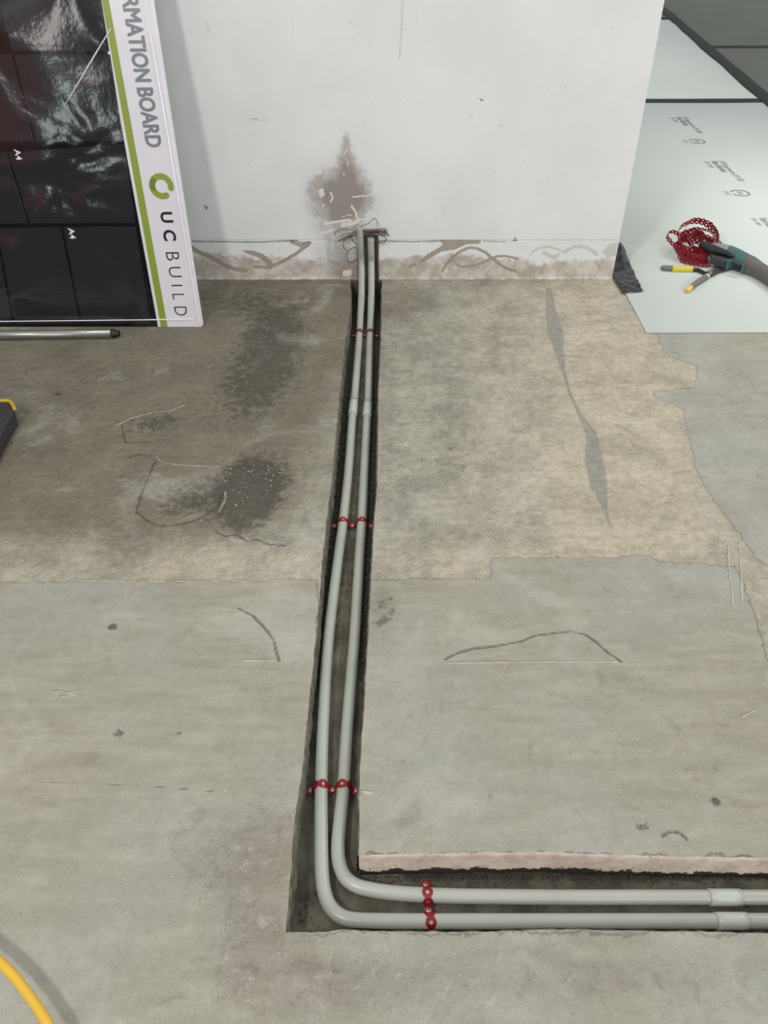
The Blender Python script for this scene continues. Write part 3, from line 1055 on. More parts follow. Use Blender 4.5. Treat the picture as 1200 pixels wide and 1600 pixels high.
def emblem(parent, c, k=1.0):
    x, y = c
    cc = F(x, y)
    R_ = (F(x + 13.5 * k, y) - cc).length
    d = (F(x + 5, y + 5.0) - cc).normalized()
    s = Vector((-d.y, d.x, 0))
    vs, fs = [], []
    n = 28
    a0, a1 = math.radians(-68), math.radians(248)
    for (r0, r1) in ((R_, R_ * 0.9), (R_ * 0.84, R_ * 0.75)):
        b = len(vs)
        for i in range(n + 1):
            a = a0 + (a1 - a0) * i / n
            for r in (r0, r1):
                p = cc + (d * math.cos(a) + s * math.sin(a)) * r
                vs.append((p.x, p.y, 0.0046))
        for i in range(n):
            fs.append((b + 2 * i, b + 2 * i + 1, b + 2 * i + 3, b + 2 * i + 2))
    mesh_obj('emblem', vs, fs, M_ink, parent)
    z = Vector((0, 0, 0.0046))
    text_on('lettering', 'LPCB', lambda u_, v_: cc + d * ((u_ - 0.5) * R_ * 0.9) + s * ((v_ - 0.5) * R_ * 0.5) + z, M_ink, parent, 0.01)
    for q, t_ in ((1.2, 'Cert No.'), (1.5, 'LPS 1207')):
        text_on('lettering', t_, lambda u_, v_: cc + d * ((u_ - 0.5) * R_ * 1.2) + s * (-q * R_ + (v_ - 0.5) * R_ * 0.2) + z, M_ink, parent, 0.005)


stamp(s1, (1063, 184), 1.0)
emblem(s1, (1089, 222), 1.0)
stamp(s1, (1120, 253), 1.28)
emblem(s1, (1156, 303), 1.13)
stamp(s1, (1196, 342), 1.5)

# ------------------------------------------------------------------ black plastic scrap at wall corner
M_plastic = plain('black_plastic_film', (14, 17, 16), 0.28, var=0.3, scale=20, bump=0.5, bscale=70, spec=0.4)
quad = [F(960, 398), F(974, 398), F(1004, 459), F(972, 461), ]
ql = [F(955, 402), F(957, 432), F(973, 461)]
qr = [F(974, 396), F(988, 425), F(1004, 459)]
cl = catmull(ql, 14)
cr_ = catmull(qr, 14)
vs, fs = [], []
nn = 16
for i in range(len(cl)):
    for k in range(nn + 1):
        p = cl[i].lerp(cr_[i], k / nn)
        cre = abs(mnoise.noise(Vector((p.x * 22 + p.y * 14, p.y * 40 - p.x * 20, 1)))) + 0.5 * abs(mnoise.noise(Vector((p.x * 70, p.y * 55, 3))))
        lift = max(0, 1 - i / 12) * 0.05 * max(0, 1 - abs(k / nn - 0.55) * 1.6)
        vs.append((max(p.x, XE + 0.006) if p.y > YW - 0.003 else p.x, p.y, 0.0052 + 0.010 * cre + lift))
for i in range(len(cl) - 1):
    for k in range(nn):
        a = i * (nn + 1) + k
        fs.append((a, a + 1, a + nn + 2, a + nn + 1))
o = mesh_obj('tape_scrap', vs, fs, M_plastic, None, True)
m = o.modifiers.new('solid', 'SOLIDIFY')
m.thickness = 0.0006
tag(o, 'crumpled shiny black tape at the right foot of the white wall', 'tape')

# ------------------------------------------------------------------ information board
BLEAN = math.radians(12)
b0 = F(318, 510.5)
nrm = Vector((0, -math.cos(BLEAN), math.sin(BLEAN)))     # board face normal, towards the camera


def BP(px, py, off=0.0):
    r = ray(px, py)
    c0 = b0 + nrm * off
    t = (c0 - Vector((0, 0, H))).dot(nrm) / r.dot(nrm)
    return Vector((0, 0, H)) + r * t


eax = (BP(0, 514) - b0)
eax = -eax.normalized()
top = BP(240, 0)
uax = (top - b0).normalized()
B2 = np.array([[eax.dot(eax), eax.dot(uax)], [eax.dot(uax), uax.dot(uax)]])


def ab(px, py):
    d = BP(px, py) - b0
    s = np.linalg.solve(B2, np.array([d.dot(eax), d.dot(uax)]))
    return float(s[0]), float(s[1])


def Bq(a, b, off=0.0):
    return b0 + eax * a + uax * b + nrm * off


BH = 1.93
BWID = 1.35
board = empty('information_board', Bq(-BWID / 2, 0, 0))
tag(board, 'large black and white information board leaning on the wall at left', 'sign board')
binv = Matrix.Translation(-board.location)


def bobj(name, vs, fs, mat, smooth=False):
    return mesh_obj(name, [Vector(v) - board.location for v in vs], fs, mat, board, smooth)


def rquad(a0, b0_, a1, b1_, off, th, r=0.0, rc=(0, 0, 0, 0), skew=None):
    """slab in board coordinates with rounded corners (bl, br, tr, tl)"""
    pts = []
    cs = [(a0, b0_, 1, 1, math.pi, 0), (a1, b0_, -1, 1, 1.5 * math.pi, 1), (a1, b1_, -1, -1, 0, 2), (a0, b1_, 1, -1, 0.5 * math.pi, 3)]
    for (x, y, sx, sy, st, i) in cs:
        if rc[i]:
            for k in range(7):
                an = st + k / 6 * math.pi / 2
                pts.append((x + sx * r + math.cos(an) * r, y + sy * r + math.sin(an) * r))
        else:
            pts.append((x, y))
    n = len(pts)
    vs = [Bq(p[0], p[1], off) for p in pts] + [Bq(p[0], p[1], off + th) for p in pts]
    fs = [tuple(range(n - 1, -1, -1)), tuple(range(n, 2 * n))]
    for i in range(n):
        j = (i + 1) % n
        fs.append((i, j, n + j, n + i))
    return vs, fs


def bquad4(c, off, th):
    """slab from four (a,b) corners"""
    vs = [Bq(p[0], p[1], off) for p in c] + [Bq(p[0], p[1], off + th) for p in c]
    fs = [(3, 2, 1, 0), (4, 5, 6, 7)] + [(i, (i + 1) % 4, 4 + (i + 1) % 4, 4 + i) for i in range(4)]
    return vs, fs


def gloss(name, rgb, rough, wav, dist=0.02, coat=1.0):
    n = NT(name)
    big = n.noise(3.2, 2, 0.45, n.map((1, 1, 1), loc=(2, 0, 1)), 0.6)
    sm_ = n.noise(60, 2, 0.5)
    h = n.math('ADD', big, n.math('MULTIPLY', sm_, 0.012))
    nm = n.bump(h, wav, dist)
    m = n.fin(n.mix(n.noise(6), lin(rgb), lin([x * 1.06 for x in rgb])), rough, nm, 0.0, 0.5, coat)
    n.b.inputs['Coat Roughness'].default_value = rough
    n.t.links.new(nm, n.b.inputs['Coat Normal'])
    return m


M_bwhite = gloss('board_white_vinyl', (214, 210, 216), 0.28, 0.15, coat=0.3)
M_bblack = gloss('board_black_vinyl', (20, 20, 22), 0.11, 0.17, 0.12, coat=0.4)
M_pocket = gloss('board_pocket_vinyl', (40, 39, 43), 0.11, 0.17, 0.12, coat=0.5)
M_line = plain('pocket_gap_black', (16, 16, 18), 0.4, bump=0)
M_green = plain('lime_print', (138, 152, 58), 0.35, var=0.05, bump=0)
M_green2 = plain('lime_print_dark', (112, 124, 44), 0.35, var=0.05, bump=0)
M_tgrey = plain('grey_print', (118, 124, 130), 0.35, var=0.03, bump=0)
M_tblack = plain('black_print', (34, 30, 38), 0.35, var=0.03, bump=0)
M_twhite = plain('white_print', (225, 222, 222), 0.4, var=0.02, bump=0)
M_clear = gloss('board_sleeve_edge', (228, 226, 230), 0.16, 0.1, coat=1.0)

v, f = rquad(-BWID, 0.0, 0, BH, -0.006, 0.006, 0.012, (1, 1, 1, 1))
bobj('backing_panel', v, f, M_bwhite)
# stripe lines (a at bottom and at top of the picture)
def edge_line(pb, pt):
    a0_, b0_ = ab(*pb)
    a1_, b1_ = ab(*pt)
    k = (a1_ - a0_) / (b1_ - b0_)
    return lambda b: a0_ + k * (b - b0_)


g_l = edge_line((251.5, 511), (159, 0))
g_r = edge_line((262, 511), (170, 0))
w_l = edge_line((247, 511), (153.5, 0))
bot = 0.002
v, f = bquad4([(-BWID + 0.012, bot), (w_l(bot), bot), (w_l(BH - .005), BH - 0.005), (-BWID + 0.012, BH - 0.005)], 0.0, 0.001)
bobj('black_panel', v, f, M_bblack)
v, f = bquad4([(g_l(bot), bot), (g_r(bot), bot), (g_r(BH - .005), BH - 0.005), (g_l(BH - .005), BH - 0.005)], 0.0, 0.0006)
bobj('green_stripe', v, f, M_green)
# raised rim of the clear sleeve: ridges along the right edge
for (pb, pt, wd, hh) in (((312, 505), (226, 0), 0.0075, 0.0035), ((306, 300 + 160), (219, 0), 0.0022, 0.0018), ((315.5, 505), (234, 0), 0.0035, 0.0030)):
    ln = edge_line(pb, pt)
    vs, fs = [], []
    nb = 40
    for i in range(nb + 1):
        b = 0.012 + (BH - 0.03) * i / nb
        for k in range(7):
            an = math.pi * k / 6
            vs.append(Bq(min(ln(b), -wd / 2 - 0.0005) + math.cos(an) * wd / 2, b, 0.0005 + math.sin(an) * hh))
    for i in range(nb):
        for k in range(6):
            fs.append((i * 7 + k, (i + 1) * 7 + k, (i + 1) * 7 + k + 1, i * 7 + k + 1))
    bobj('sleeve_ridge', vs, fs, M_clear, True)
# bottom bead of the sleeve
vs, fs = [], []
ab0 = ab(100, 501)
nb = 40
for i in range(nb + 1):
    a = -BWID + 0.03 + (BWID - 0.06) * i / nb
    for k in range(7):
        an = math.pi * k / 6
        vs.append(Bq(a, ab0[1] + math.cos(an) * 0.0022, 0.001 + math.sin(an) * 0.0022))
for i in range(nb):
    for k in range(6):
        fs.append((i * 7 + k, (i + 1) * 7 + k, (i + 1) * 7 + k + 1, i * 7 + k + 1))
bobj('bottom_bead', vs, fs, M_clear, True)


# sharp fold across the sleeve, its bright glint put in as pale colour
fo = [ab(174, 44), ab(150, 84), ab(124, 128), ab(98, 170)]
vs, fs = [], []
for i, (a, b) in enumerate(fo):
    wd = (0.001, 0.0016, 0.0014, 0.0003)[i]
    hh = (0.001, 0.003, 0.0025, 0.0004)[i]
    vs += [Bq(a - wd * 2.5, b, 0.0021), Bq(a, b - wd * 0.3, 0.0022 + hh), Bq(a + wd, b - wd * 0.6, 0.0021)]
for i in range(len(fo) - 1):
    for k in range(2):
        fs.append((i * 3 + k, (i + 1) * 3 + k, (i + 1) * 3 + k + 1, i * 3 + k + 1))
bobj('sleeve_fold', vs, fs, M_clear)


# document pockets: slabs between the dark joints
def pocket(cs):
    c = [ab(*p) for p in cs]
    g = 0.004
    v_, f_ = bquad4(c, 0.001, 0.0012)
    o_ = bobj('document_pocket', v_, f_, M_pocket)
    return o_


pocket([(129, 506), (236, 505), (212, 354), (99, 355)])
pocket([(24, 507), (125, 506), (95, 355), (-4, 356)])
pocket([(-90, 509), (20, 507), (-8, 356), (-110, 357)])
pocket([(47, 349), (212, 348), (194, 225), (13, 238)])
pocket([(-140, 351), (43, 349), (9, 238), (-160, 240)])
pocket([(57, 221), (193, 220), (172, 85), (22, 85)])
pocket([(-130, 224), (52, 221), (17, 85), (-150, 86)])
pocket([(20, 80), (171, 80), (155, -20), (-8, -20)])


def btext(s, pb0, pb1, c_px, h_px, mat, bold=0.0, start_ab=None, name='lettering'):
    pass


def btext_box(s, a_lo, a_hi, b_start, b_end, mat, bold=0.0, slope=0.0):
    """text runs down the board from b_start to b_end, letter tops to the right"""
    def mp(u_, v_):
        b = b_start + (b_end - b_start) * u_
        return Bq(a_lo + (a_hi - a_lo) * v_ + slope * (b - b_start), b, 0.0009) - board.location
    o_ = text_on('lettering', s, mp, mat, board, bold)
    if mat is M_tgrey:      # heavier strokes: the same outline repeated a hair to each side
        v0 = [v_.co.copy() for v_ in o_.data.vertices]
        f0 = [tuple(p_.vertices) for p_ in o_.data.polygons]
        vs_, fs_ = [], []
        for k_ in range(8):
            an_ = math.pi / 4 * k_
            sh = eax * (math.cos(an_) * 0.0019) + uax * (math.sin(an_) * 0.0019) + nrm * (0.00002 * k_)
            b_ = len(vs_)
            vs_ += [v_ + sh for v_ in v0]
            fs_ += [tuple(i + b_ for i in f_) for f_ in f0]
        me_ = o_.data
        me_.clear_geometry()
        me_.from_pydata(vs_, [], fs_)
        me_.update()
    return o_


kslope = (g_r(1.0) - g_r(0.0))
bs_ = ab(217, 137.7)
be_ = ab(232, 229.5)
ca0 = ab(215.4, 147)[0]
ca1 = ab(239.5, 147)[0]
sl = 0.0
btext_box('BOARD', ca0, ca1, bs_[1], be_[1], M_tgrey, 0.0)
vB, _ = text_geo('BOARD', 0.0)
vI, _ = text_geo('INFORMATION', 0.0)
rat = (vI[:, 0].max() - vI[:, 0].min()) / (vB[:, 0].max() - vB[:, 0].min())
n_end = ab(225, 127)[1]
btext_box('INFORMATION', ca0, ca1, n_end + rat * (bs_[1] - be_[1]) * 1.0, n_end, M_tgrey, 0.0)
btext_box('U', ab(251, 340)[0], ab(270, 340)[0], ab(260, 331)[1], ab(262, 348)[1], M_tblack, 0.03)
btext_box('C', ab(255, 368)[0], ab(275, 368)[0], ab(265, 359)[1], ab(265, 376.5)[1], M_tblack, 0.03)
btext_box('B', ab(260, 401)[0], ab(280, 401)[0], ab(270, 394)[1], ab(270, 407)[1], M_tblack, -0.012)
btext_box('U', ab(264, 425)[0], ab(283, 425)[0], ab(273, 417)[1], ab(273, 433)[1], M_tblack, -0.012)
btext_box('I', ab(268, 446)[0], ab(285, 446)[0], ab(276, 445)[1], ab(276, 447)[1], M_tblack, -0.012)
btext_box('L', ab(270, 464)[0], ab(288, 464)[0], ab(280, 459)[1], ab(280, 468)[1], M_tblack, -0.012)
btext_box('D', ab(273, 486)[0], ab(292, 486)[0], ab(282, 479)[1], ab(282, 493)[1], M_tblack, -0.012)
for (x, y, s) in ((29, 241, 1.0), (113, 364, 1.0), (-8, 366, 1.0)):
    o = btext_box('A4', ab(x - 5, y)[0], ab(x + 4.5, y)[0], ab(x, y - 8)[1], ab(x, y + 9)[1], M_twhite, 0.02)
    for vtx in o.data.vertices:
        vtx.co += nrm * 0.0022
# round emblem, an open ring of lime green
ca, cb = ab(252.5, 291)
rr = abs(ab(271.5, 291)[0] - ca)
for (a0d, a1d, mt) in ((-12, 130, M_green), (130, 205, M_green2), (205, 292, M_green)):
    vs, fs = [], []
    n = 20
    for i in range(n + 1):
        an = math.radians(a0d + (a1d - a0d) * i / n)
        for r_ in (rr, rr * 0.52):
            vs.append(Bq(ca + math.cos(an) * r_, cb + math.sin(an) * r_, 0.0009))
    for i in range(n):
        fs.append((2 * i, 2 * i + 2, 2 * i + 3, 2 * i + 1))
    if mt is M_green:
        an = math.radians(a0d if a0d < 0 else a1d)
        c_ = (ca + math.cos(an) * rr * 0.76, cb + math.sin(an) * rr * 0.76)
        b = len(vs)
        for k in range(16):
            t_ = 2 * math.pi * k / 16
            vs.append(Bq(c_[0] + math.cos(t_) * rr * 0.24, c_[1] + math.sin(t_) * rr * 0.24, 0.00085))
        fs.append(tuple(range(b, b + 16)))
    bobj('emblem', vs, fs, mt)

# ------------------------------------------------------------------ aluminium tube in front of the board
M_alu = plain('brushed_aluminium', (165, 165, 162), 0.35, 0.85, var=0.1, bump=0.05)
M_cap = plain('black_end_cap', (36, 36, 34), 0.5, bump=0.05)
ra = 0.0155
pa = F(-150, 526, ra)
pb = F(174, 521, ra)
t = empty('metal_tube', (pb.x, pb.y, 0))
tag(t, 'grey aluminium tube with black end cap lying below the board', 'tube')
loc = t.location
tube('tube_body', [pa - loc, pb - loc], ra, M_alu, t, 32, hollow=0.002)
dd = (pb - pa).normalized()
tube('end_cap', [pb - loc - dd * 0.002, pb - loc + dd * 0.014], ra * 0.97, M_cap, t, 32, hollow=0.004)

# ------------------------------------------------------------------ conduits
def conduit_mat(name, a, b):
    n = NT(name)
    c = n.mix(n.rng(n.noise(5, 4, 0.6), 0.3, 0.7), lin(a), lin(b))
    d = n.rng(n.noise(60, 5, 0.7), 0.62, 0.75)
    c = n.mix(n.math('MULTIPLY', d, 0.18), c, lin((140, 136, 124)))
    return n.fin(c, 0.32, n.bump(n.noise(25, 2), 0.05, 0.002), spec=0.5)


M_pvc = conduit_mat('grey_pvc', (162, 164, 154), (173, 175, 165))
M_cpl = conduit_mat('grey_pvc_coupler', (176, 181, 172), (186, 190, 181))
RP = 0.0125
ZC = ZT + RP + 0.0035


def pipe_path(trench_px, bend, top_px, yw):
    pts = []
    for (x, y) in top_px:
        pts.append(W(x, y, yw))
    for (x, y, Y) in bend:
        pts.append(W(x, y, Y))
    for (x, y) in trench_px:
        pts.append(F(x, y, ZC))
    return catmull(pts, 8)


def clip_px(path, y0, y1=None):
    return path


def conduit(label, tr, bend, topp, cps):
    path = pipe_path(tr, bend, topp, YW - 0.034)
    base = path[len(path) // 2].copy()
    base.z = ZT
    r = empty('conduit_pipe', base)
    tag(r, label, 'pipe', 'grey plastic conduits in the floor channel')
    tube('pipe', [p - base for p in path], RP, M_pvc, r, 28, hollow=0.0018)
    for (p0, p1) in cps:
        a, b = F(p0[0], p0[1], ZC), F(p1[0], p1[1], ZC)
        ia = min(range(len(path)), key=lambda i: (path[i] - a).length)
        ib = min(range(len(path)), key=lambda i: (path[i] - b).length)
        # straight sleeve following the pipe
        q = [a + (b - a) * k / 4 for k in range(5)]
        tube('coupling', [p - base for p in q], RP + 0.0016, M_cpl, r, 28, hollow=0.0016)
    return r, path


c1, path1 = conduit('longer outer grey conduit, its top end highest against the wall',
                    [(562, 514), (558, 570), (553.8, 623), (551.8, 641), (549.6, 665), (544, 740), (536.5, 812), (530, 860), (515, 980), (508.5, 1060), (504, 1150), (502, 1225), (502, 1300),
                     (502.5, 1350), (505.5, 1387), (515, 1415), (533, 1432), (556, 1437.6), (585, 1438.8), (620, 1439.3), (665, 1439.5), (740, 1439.5), (880, 1439.5), (1000, 1439.3), (1115, 1439), (1167, 1439), (1420, 1439.5)],
                    [(564.8, 484, 2.915), (565.6, 470, 2.978), (566, 458, 3.026), (566, 447, 3.055), (565.8, 437, 3.067)], [(561.7, 354), (563.5, 385), (565, 417)],
                    [((553.0, 626), (551.0, 648)), ((1118, 1439.2), (1168, 1439.2))])
c2, path2 = conduit('shorter inner grey conduit with the lower top end, nearer the right edge',
                    [(578.5, 514), (576.8, 570), (575.2, 627), (574.3, 645), (572.6, 671), (569, 740), (565.5, 812), (561.5, 870), (555, 980), (548.5, 1060), (541.5, 1150), (537, 1225), (530.5, 1290),
                     (528, 1325), (530.5, 1350), (539, 1370), (555, 1383), (577, 1389.5), (605, 1394), (640, 1397), (680, 1399), (740, 1400.5), (880, 1402), (1000, 1402), (1105, 1402), (1156, 1402), (1420, 1403)],
                    [(580.2, 484, 2.915), (580.4, 470, 2.978), (580.6, 458, 3.026), (580.6, 447, 3.055), (580.6, 437, 3.067)], [(579.2, 372), (579.8, 395), (580.2, 417)],
                    [((574.9, 629), (573.4, 652)), ((1107, 1402.2), (1157, 1402.2))])

# ------------------------------------------------------------------ red all-round band, perforated strap
M_red = plain('red_plastic_coated_band', (132, 16, 28), 0.38, var=0.15, scale=40, bump=0.05)
M_red2 = plain('dark_red_band', (138, 20, 38), 0.42, var=0.15, scale=40, bump=0.05)
M_screw = plain('zinc_screw', (205, 203, 196), 0.3, 0.7, bump=0.02)
M_slot = plain('screw_recess', (30, 30, 28), 0.7, bump=0)
PITCHB = 0.0205


def strap_geo(path, wdir, nlinks=None, wmax=0.0094, wmin=0.0060, hole=0.0034, th=0.0008, phase=0.0):
    """perforated band along path (list of Vector). wdir: vector or function(i)->width direction"""
    L = [0.0]
    for i in range(1, len(path)):
        L.append(L[-1] + (path[i] - path[i - 1]).length)
    tot = L[-1]
    n = nlinks or max(1, int(round(tot / PITCHB)))
    pit = tot / n
    T, _N = frames(path)

    def at(s):
        s = min(max(s, 0), tot)
        lo = 0
        hi = len(L) - 1
        while hi - lo > 1:
            m_ = (lo + hi) // 2
            if L[m_] <= s:
                lo = m_
            else:
                hi = m_
        k = (s - L[lo]) / max(L[hi] - L[lo], 1e-9)
        p = path[lo].lerp(path[hi], k)
        tt = T[lo].lerp(T[hi], k).normalized()
        wd_ = wdir(lo, k) if callable(wdir) else wdir
        ww = (wd_ - tt * wd_.dot(tt)).normalized()
        return p, ww, tt.cross(ww)

    vs, fs = [], []
    K = 24
    for c in range(n):
        s0 = (c + 0.5) * pit
        ring_i, ring_o = [], []
        for k in range(K):
            a = 2 * math.pi * (k + 0.5) / K
            ca_, sa_ = math.cos(a), math.sin(a)
            # outer boundary along the ray
            r = 0.0
            lo_, hi_ = 0.0, 0.03
            for _ in range(18):
                m_ = (lo_ + hi_) / 2
                x_, y_ = m_ * ca_, m_ * sa_
                wlim = wmin + (wmax - wmin) * (0.5 + 0.5 * math.cos(2 * math.pi * min(abs(x_), pit / 2) / pit)) ** 0.8
                if abs(x_) <= pit / 2 + 1e-6 and abs(y_) <= wlim:
                    lo_ = m_
                else:
                    hi_ = m_
            r = lo_
            for (rad_, lst) in ((hole, ring_i), (r, ring_o)):
                p, ww, nn_ = at(s0 + rad_ * ca_)
                lst.append((p + ww * (rad_ * sa_), nn_))
        b = len(vs)
        for sgn in (1, -1):
            for lst in (ring_i, ring_o):
                for (p, nn_) in lst:
                    vs.append(p + nn_ * (th / 2 * sgn))
        for k in range(K):
            k2 = (k + 1) % K
            fs.append((b + k, b + k2, b + K + k2, b + K + k))
            fs.append((b + 2 * K + k2, b + 2 * K + k, b + 3 * K + k, b + 3 * K + k2))
            fs.append((b + k2, b + k, b + 2 * K + k, b + 2 * K + k2))
            fs.append((b + K + k, b + K + k2, b + 3 * K + k2, b + 3 * K + k))
    return vs, fs


def screw(pos, parent, base, r=0.0042, rot=0.3):
    vs, fs = [], []
    K = 18
    prof = [(r, 0), (r * 1.0, 0.0008), (r * 0.8, 0.0017), (r * 0.45, 0.002)]
    for (q, z) in prof:
        for k in range(K):
            a = 2 * math.pi * k / K
            vs.append((q * math.cos(a), q * math.sin(a), z))
    for i in range(3):
        for k in range(K):
            k2 = (k + 1) % K
            fs.append((i * K + k, i * K + k2, (i + 1) * K + k2, (i + 1) * K + k))
    fs.append(tuple(3 * K + k for k in range(K)))
    P = Vector(pos) - base
    o_ = mesh_obj('screw', [Vector(q) + P for q in vs], fs, M_screw, parent, True)
    mb = MB()
    for a in (rot, rot + math.pi / 2):
        mb.box(P + Vector((0, 0, 0.0019)), (r * 1.15, r * 0.26, 0.0009), Matrix.Rotation(a, 3, 'Z'))
    mb.build('cross_recess', M_slot, o_)
    return o_


def pipe_at(path, fn):
    return min(path, key=fn)


def band_across(y_px, x1_px, x2_px, ends, label, dirv):
    """strap over both conduits on the long run; cross-section plane is perpendicular to Y"""
    a = F(x1_px, y_px, ZC)
    b = F(x2_px, y_px, ZC)
    return build_band(a, b, ends, label, Vector((1, 0, 0)), Vector((0, 1, 0)))


def build_band(a, b, ends, label, d, wdir):
    R_ = RP + 0.0009
    zf = ZT + 0.0042
    mid = (a + b) / 2
    gap = (b - a).dot(d)
    e0 = ends[0]
    e1 = ends[1]
    pts = []

    def P(s, z):
        q = a + d * s
        # interpolate along the other axis between both pipe centres
        q = q + (b - a - d * gap) * (s / gap)
        return Vector((q.x, q.y, z))
    # start on the channel bottom
    if e0 is not None:
        pts.append(P(-e0, zf))
        pts.append(P(-R_ - 0.0035, zf + 0.0002))
        pts.append(P(-R_ - 0.001, zf + 0.003))
    for k in range(0, 13):
        an = math.pi * (0.97 - 0.94 * k / 12)
        pts.append(P(math.cos(an) * R_, ZC + math.sin(an) * R_))
    m_ = gap / 2
    hh = max(0.0015, m_ - R_)
    pts.append(P(m_ - hh * 0.55, zf + 0.003))
    pts.append(P(m_, zf + 0.0006))
    pts.append(P(m_ + hh * 0.55, zf + 0.003))
    for k in range(0, 13):
        an = math.pi * (0.97 - 0.94 * k / 12)
        pts.append(P(gap + math.cos(an) * R_, ZC + math.sin(an) * R_))
    if e1 is not None:
        pts.append(P(gap + R_ + 0.001, zf + 0.003))
        pts.append(P(gap + R_ + 0.0035, zf + 0.0002))
        pts.append(P(gap + e1, zf))
    path = []
    for i in range(len(pts) - 1):
        for k in range(4):
            path.append(pts[i].lerp(pts[i + 1], k / 4))
    path.append(pts[-1])
    base = Vector((mid.x, mid.y, ZT))
    root = empty('fixing_band', base)
    tag(root, label, 'strap', 'red perforated bands over the conduits')
    v_, f_ = strap_geo([p - base for p in path], wdir)
    mesh_obj('strap', v_, f_, M_red, root, False)
    sc = []
    if e0 is not None:
        sc.append(P(-e0 + 0.0085, zf + 0.0006))
    sc.append(P(m_, zf + 0.0022))
    if e1 is not None:
        sc.append(P(gap + e1 - 0.0085, zf + 0.0006))
    for s in sc:
        screw(s, root, base, rot=random.random())
    return root


def xs_on(path, y_target):
    best = min((p for p in path if p.z < ZC + 0.01), key=lambda p: abs(p.y - y_target))
    return best


def long_band(y_px, e0, e1, label):
    yt = F(520, y_px, ZC + 0.008).y
    a = xs_on(path1, yt).copy()
    b = xs_on(path2, yt).copy()
    a.z = ZC
    b.z = ZC
    a.y = b.y = yt
    return build_band(a, b, (e0, e1), label, Vector((1, 0, 0)), Vector((0, 1, 0)))


# refine path sampling for accurate x
def dense(path, n=6):
    out = []
    for i in range(len(path) - 1):
        for k in range(n):
            out.append(path[i].lerp(path[i + 1], k / n))
    return out


path1 = dense(path1)
path2 = dense(path2)
long_band(1226, 0.031, 0.033, 'red perforated band on the conduits nearest the bend, across the long channel')
long_band(813, 0.033, 0.034, 'red perforated band halfway along the long channel')
long_band(517, 0.030, 0.034, 'farthest red band over the conduits, closest to the wall')
xa = F(668, 1400, ZC).x
pA = min((p for p in path2 if p.y < 0.8), key=lambda p: abs(p.x - xa)).copy()
pB = min((p for p in path1 if p.y < 0.8 and p.x > -0.05), key=lambda p: abs(p.x - xa - 0.003)).copy()
pA.z = pB.z = ZC
build_band(pA, pB, (0.032, 0.0135), 'red perforated band across the short channel to the right of the bend', Vector((0, -1, 0)), Vector((1, 0.05, 0)))

# ------------------------------------------------------------------ wire coil
M_wire = plain('brown_draw_wire', (82, 52, 48), 0.45, var=0.2, bump=0.02)
O8 = lambda x, y: (470 + x / 6.4, 190 + y / 6.4)
wires = [([(600, 1045), (640, 1035), (690, 1010), (735, 968), (765, 1005), (768, 1062)], 3.070),
         ([(335, 1212), (420, 1170), (540, 1110), (650, 1082), (780, 1072), (850, 1072), (855, 1095), (760, 1112), (640, 1100), (545, 1120)], 3.088),
         ([(350, 1145), (342, 1112), (400, 1080), (480, 1078), (550, 1095), (640, 1112), (800, 1108), (876, 1132), (860, 1142), (780, 1118), (640, 1120)], 3.084),
         ([(540, 1130), (640, 1092), (760, 1085), (830, 1090), (868, 1120), (845, 1128), (700, 1130), (620, 1125)], 3.078),
         ([(470, 1290), (430, 1262), (425, 1222), (450, 1180), (545, 1128)], 3.092),
         ([(560, 1255), (505, 1268), (462, 1325), (470, 1388), (510, 1408), (562, 1370)], 3.092),
         ([(510, 1160), (525, 1200), (560, 1220), (630, 1228)], 3.085),
         ([(640, 1105), (700, 1122), (820, 1140), (855, 1180), (830, 1215), (760, 1218), (735, 1205)], 3.075),
         ([(650, 1120), (730, 1165), (762, 1200), (757, 1245), (740, 1248)], 3.076),
         ([(380, 1195), (470, 1150), (560, 1125), (660, 1110), (790, 1100), (850, 1110), (840, 1085), (770, 1090), (650, 1098)], 3.081),
         ([(400, 1200), (500, 1160), (620, 1132), (740, 1128), (835, 1150), (848, 1190), (800, 1205), (745, 1195)], 3.072),
         ([(360, 1170), (450, 1125), (560, 1108), (700, 1100), (820, 1098), (865, 1115)], 3.076)]
mb = MB()
for pts, Y in wires:
    pp = [W(*O8(x, y), Y + 0.004 * math.sin(i * 1.7)) for i, (x, y) in enumerate(pts)]
    v_, f_ = tube_geo(catmull(pp, 8), 0.0012, 8)
    mb.add(v_, f_)
o = mb.build('wire_coil', M_wire, None, True)
tag(o, 'loose coil of thin brown wire behind the conduit tops at the wall', 'wire')

# ------------------------------------------------------------------ coil of unused red band
def loop_path(c, rx, ry, z0, tilt, turns, seed, ph=0.0, n=48, irr=0.1):
    out = []
    for i in range(int(n * turns) + 1):
        a = ph + 2 * math.pi * i / n
        k = 1 + irr * mnoise.noise(Vector((math.cos(a) * 1.3 + seed, math.sin(a) * 1.3, i * 0.02)))
        x = math.cos(a) * rx * k
        y = math.sin(a) * ry * k
        z = z0 + y * tilt[1] + x * tilt[0] + 0.003 * i / n
        out.append(Vector((c.x + x, c.y + y, z)))
    return out


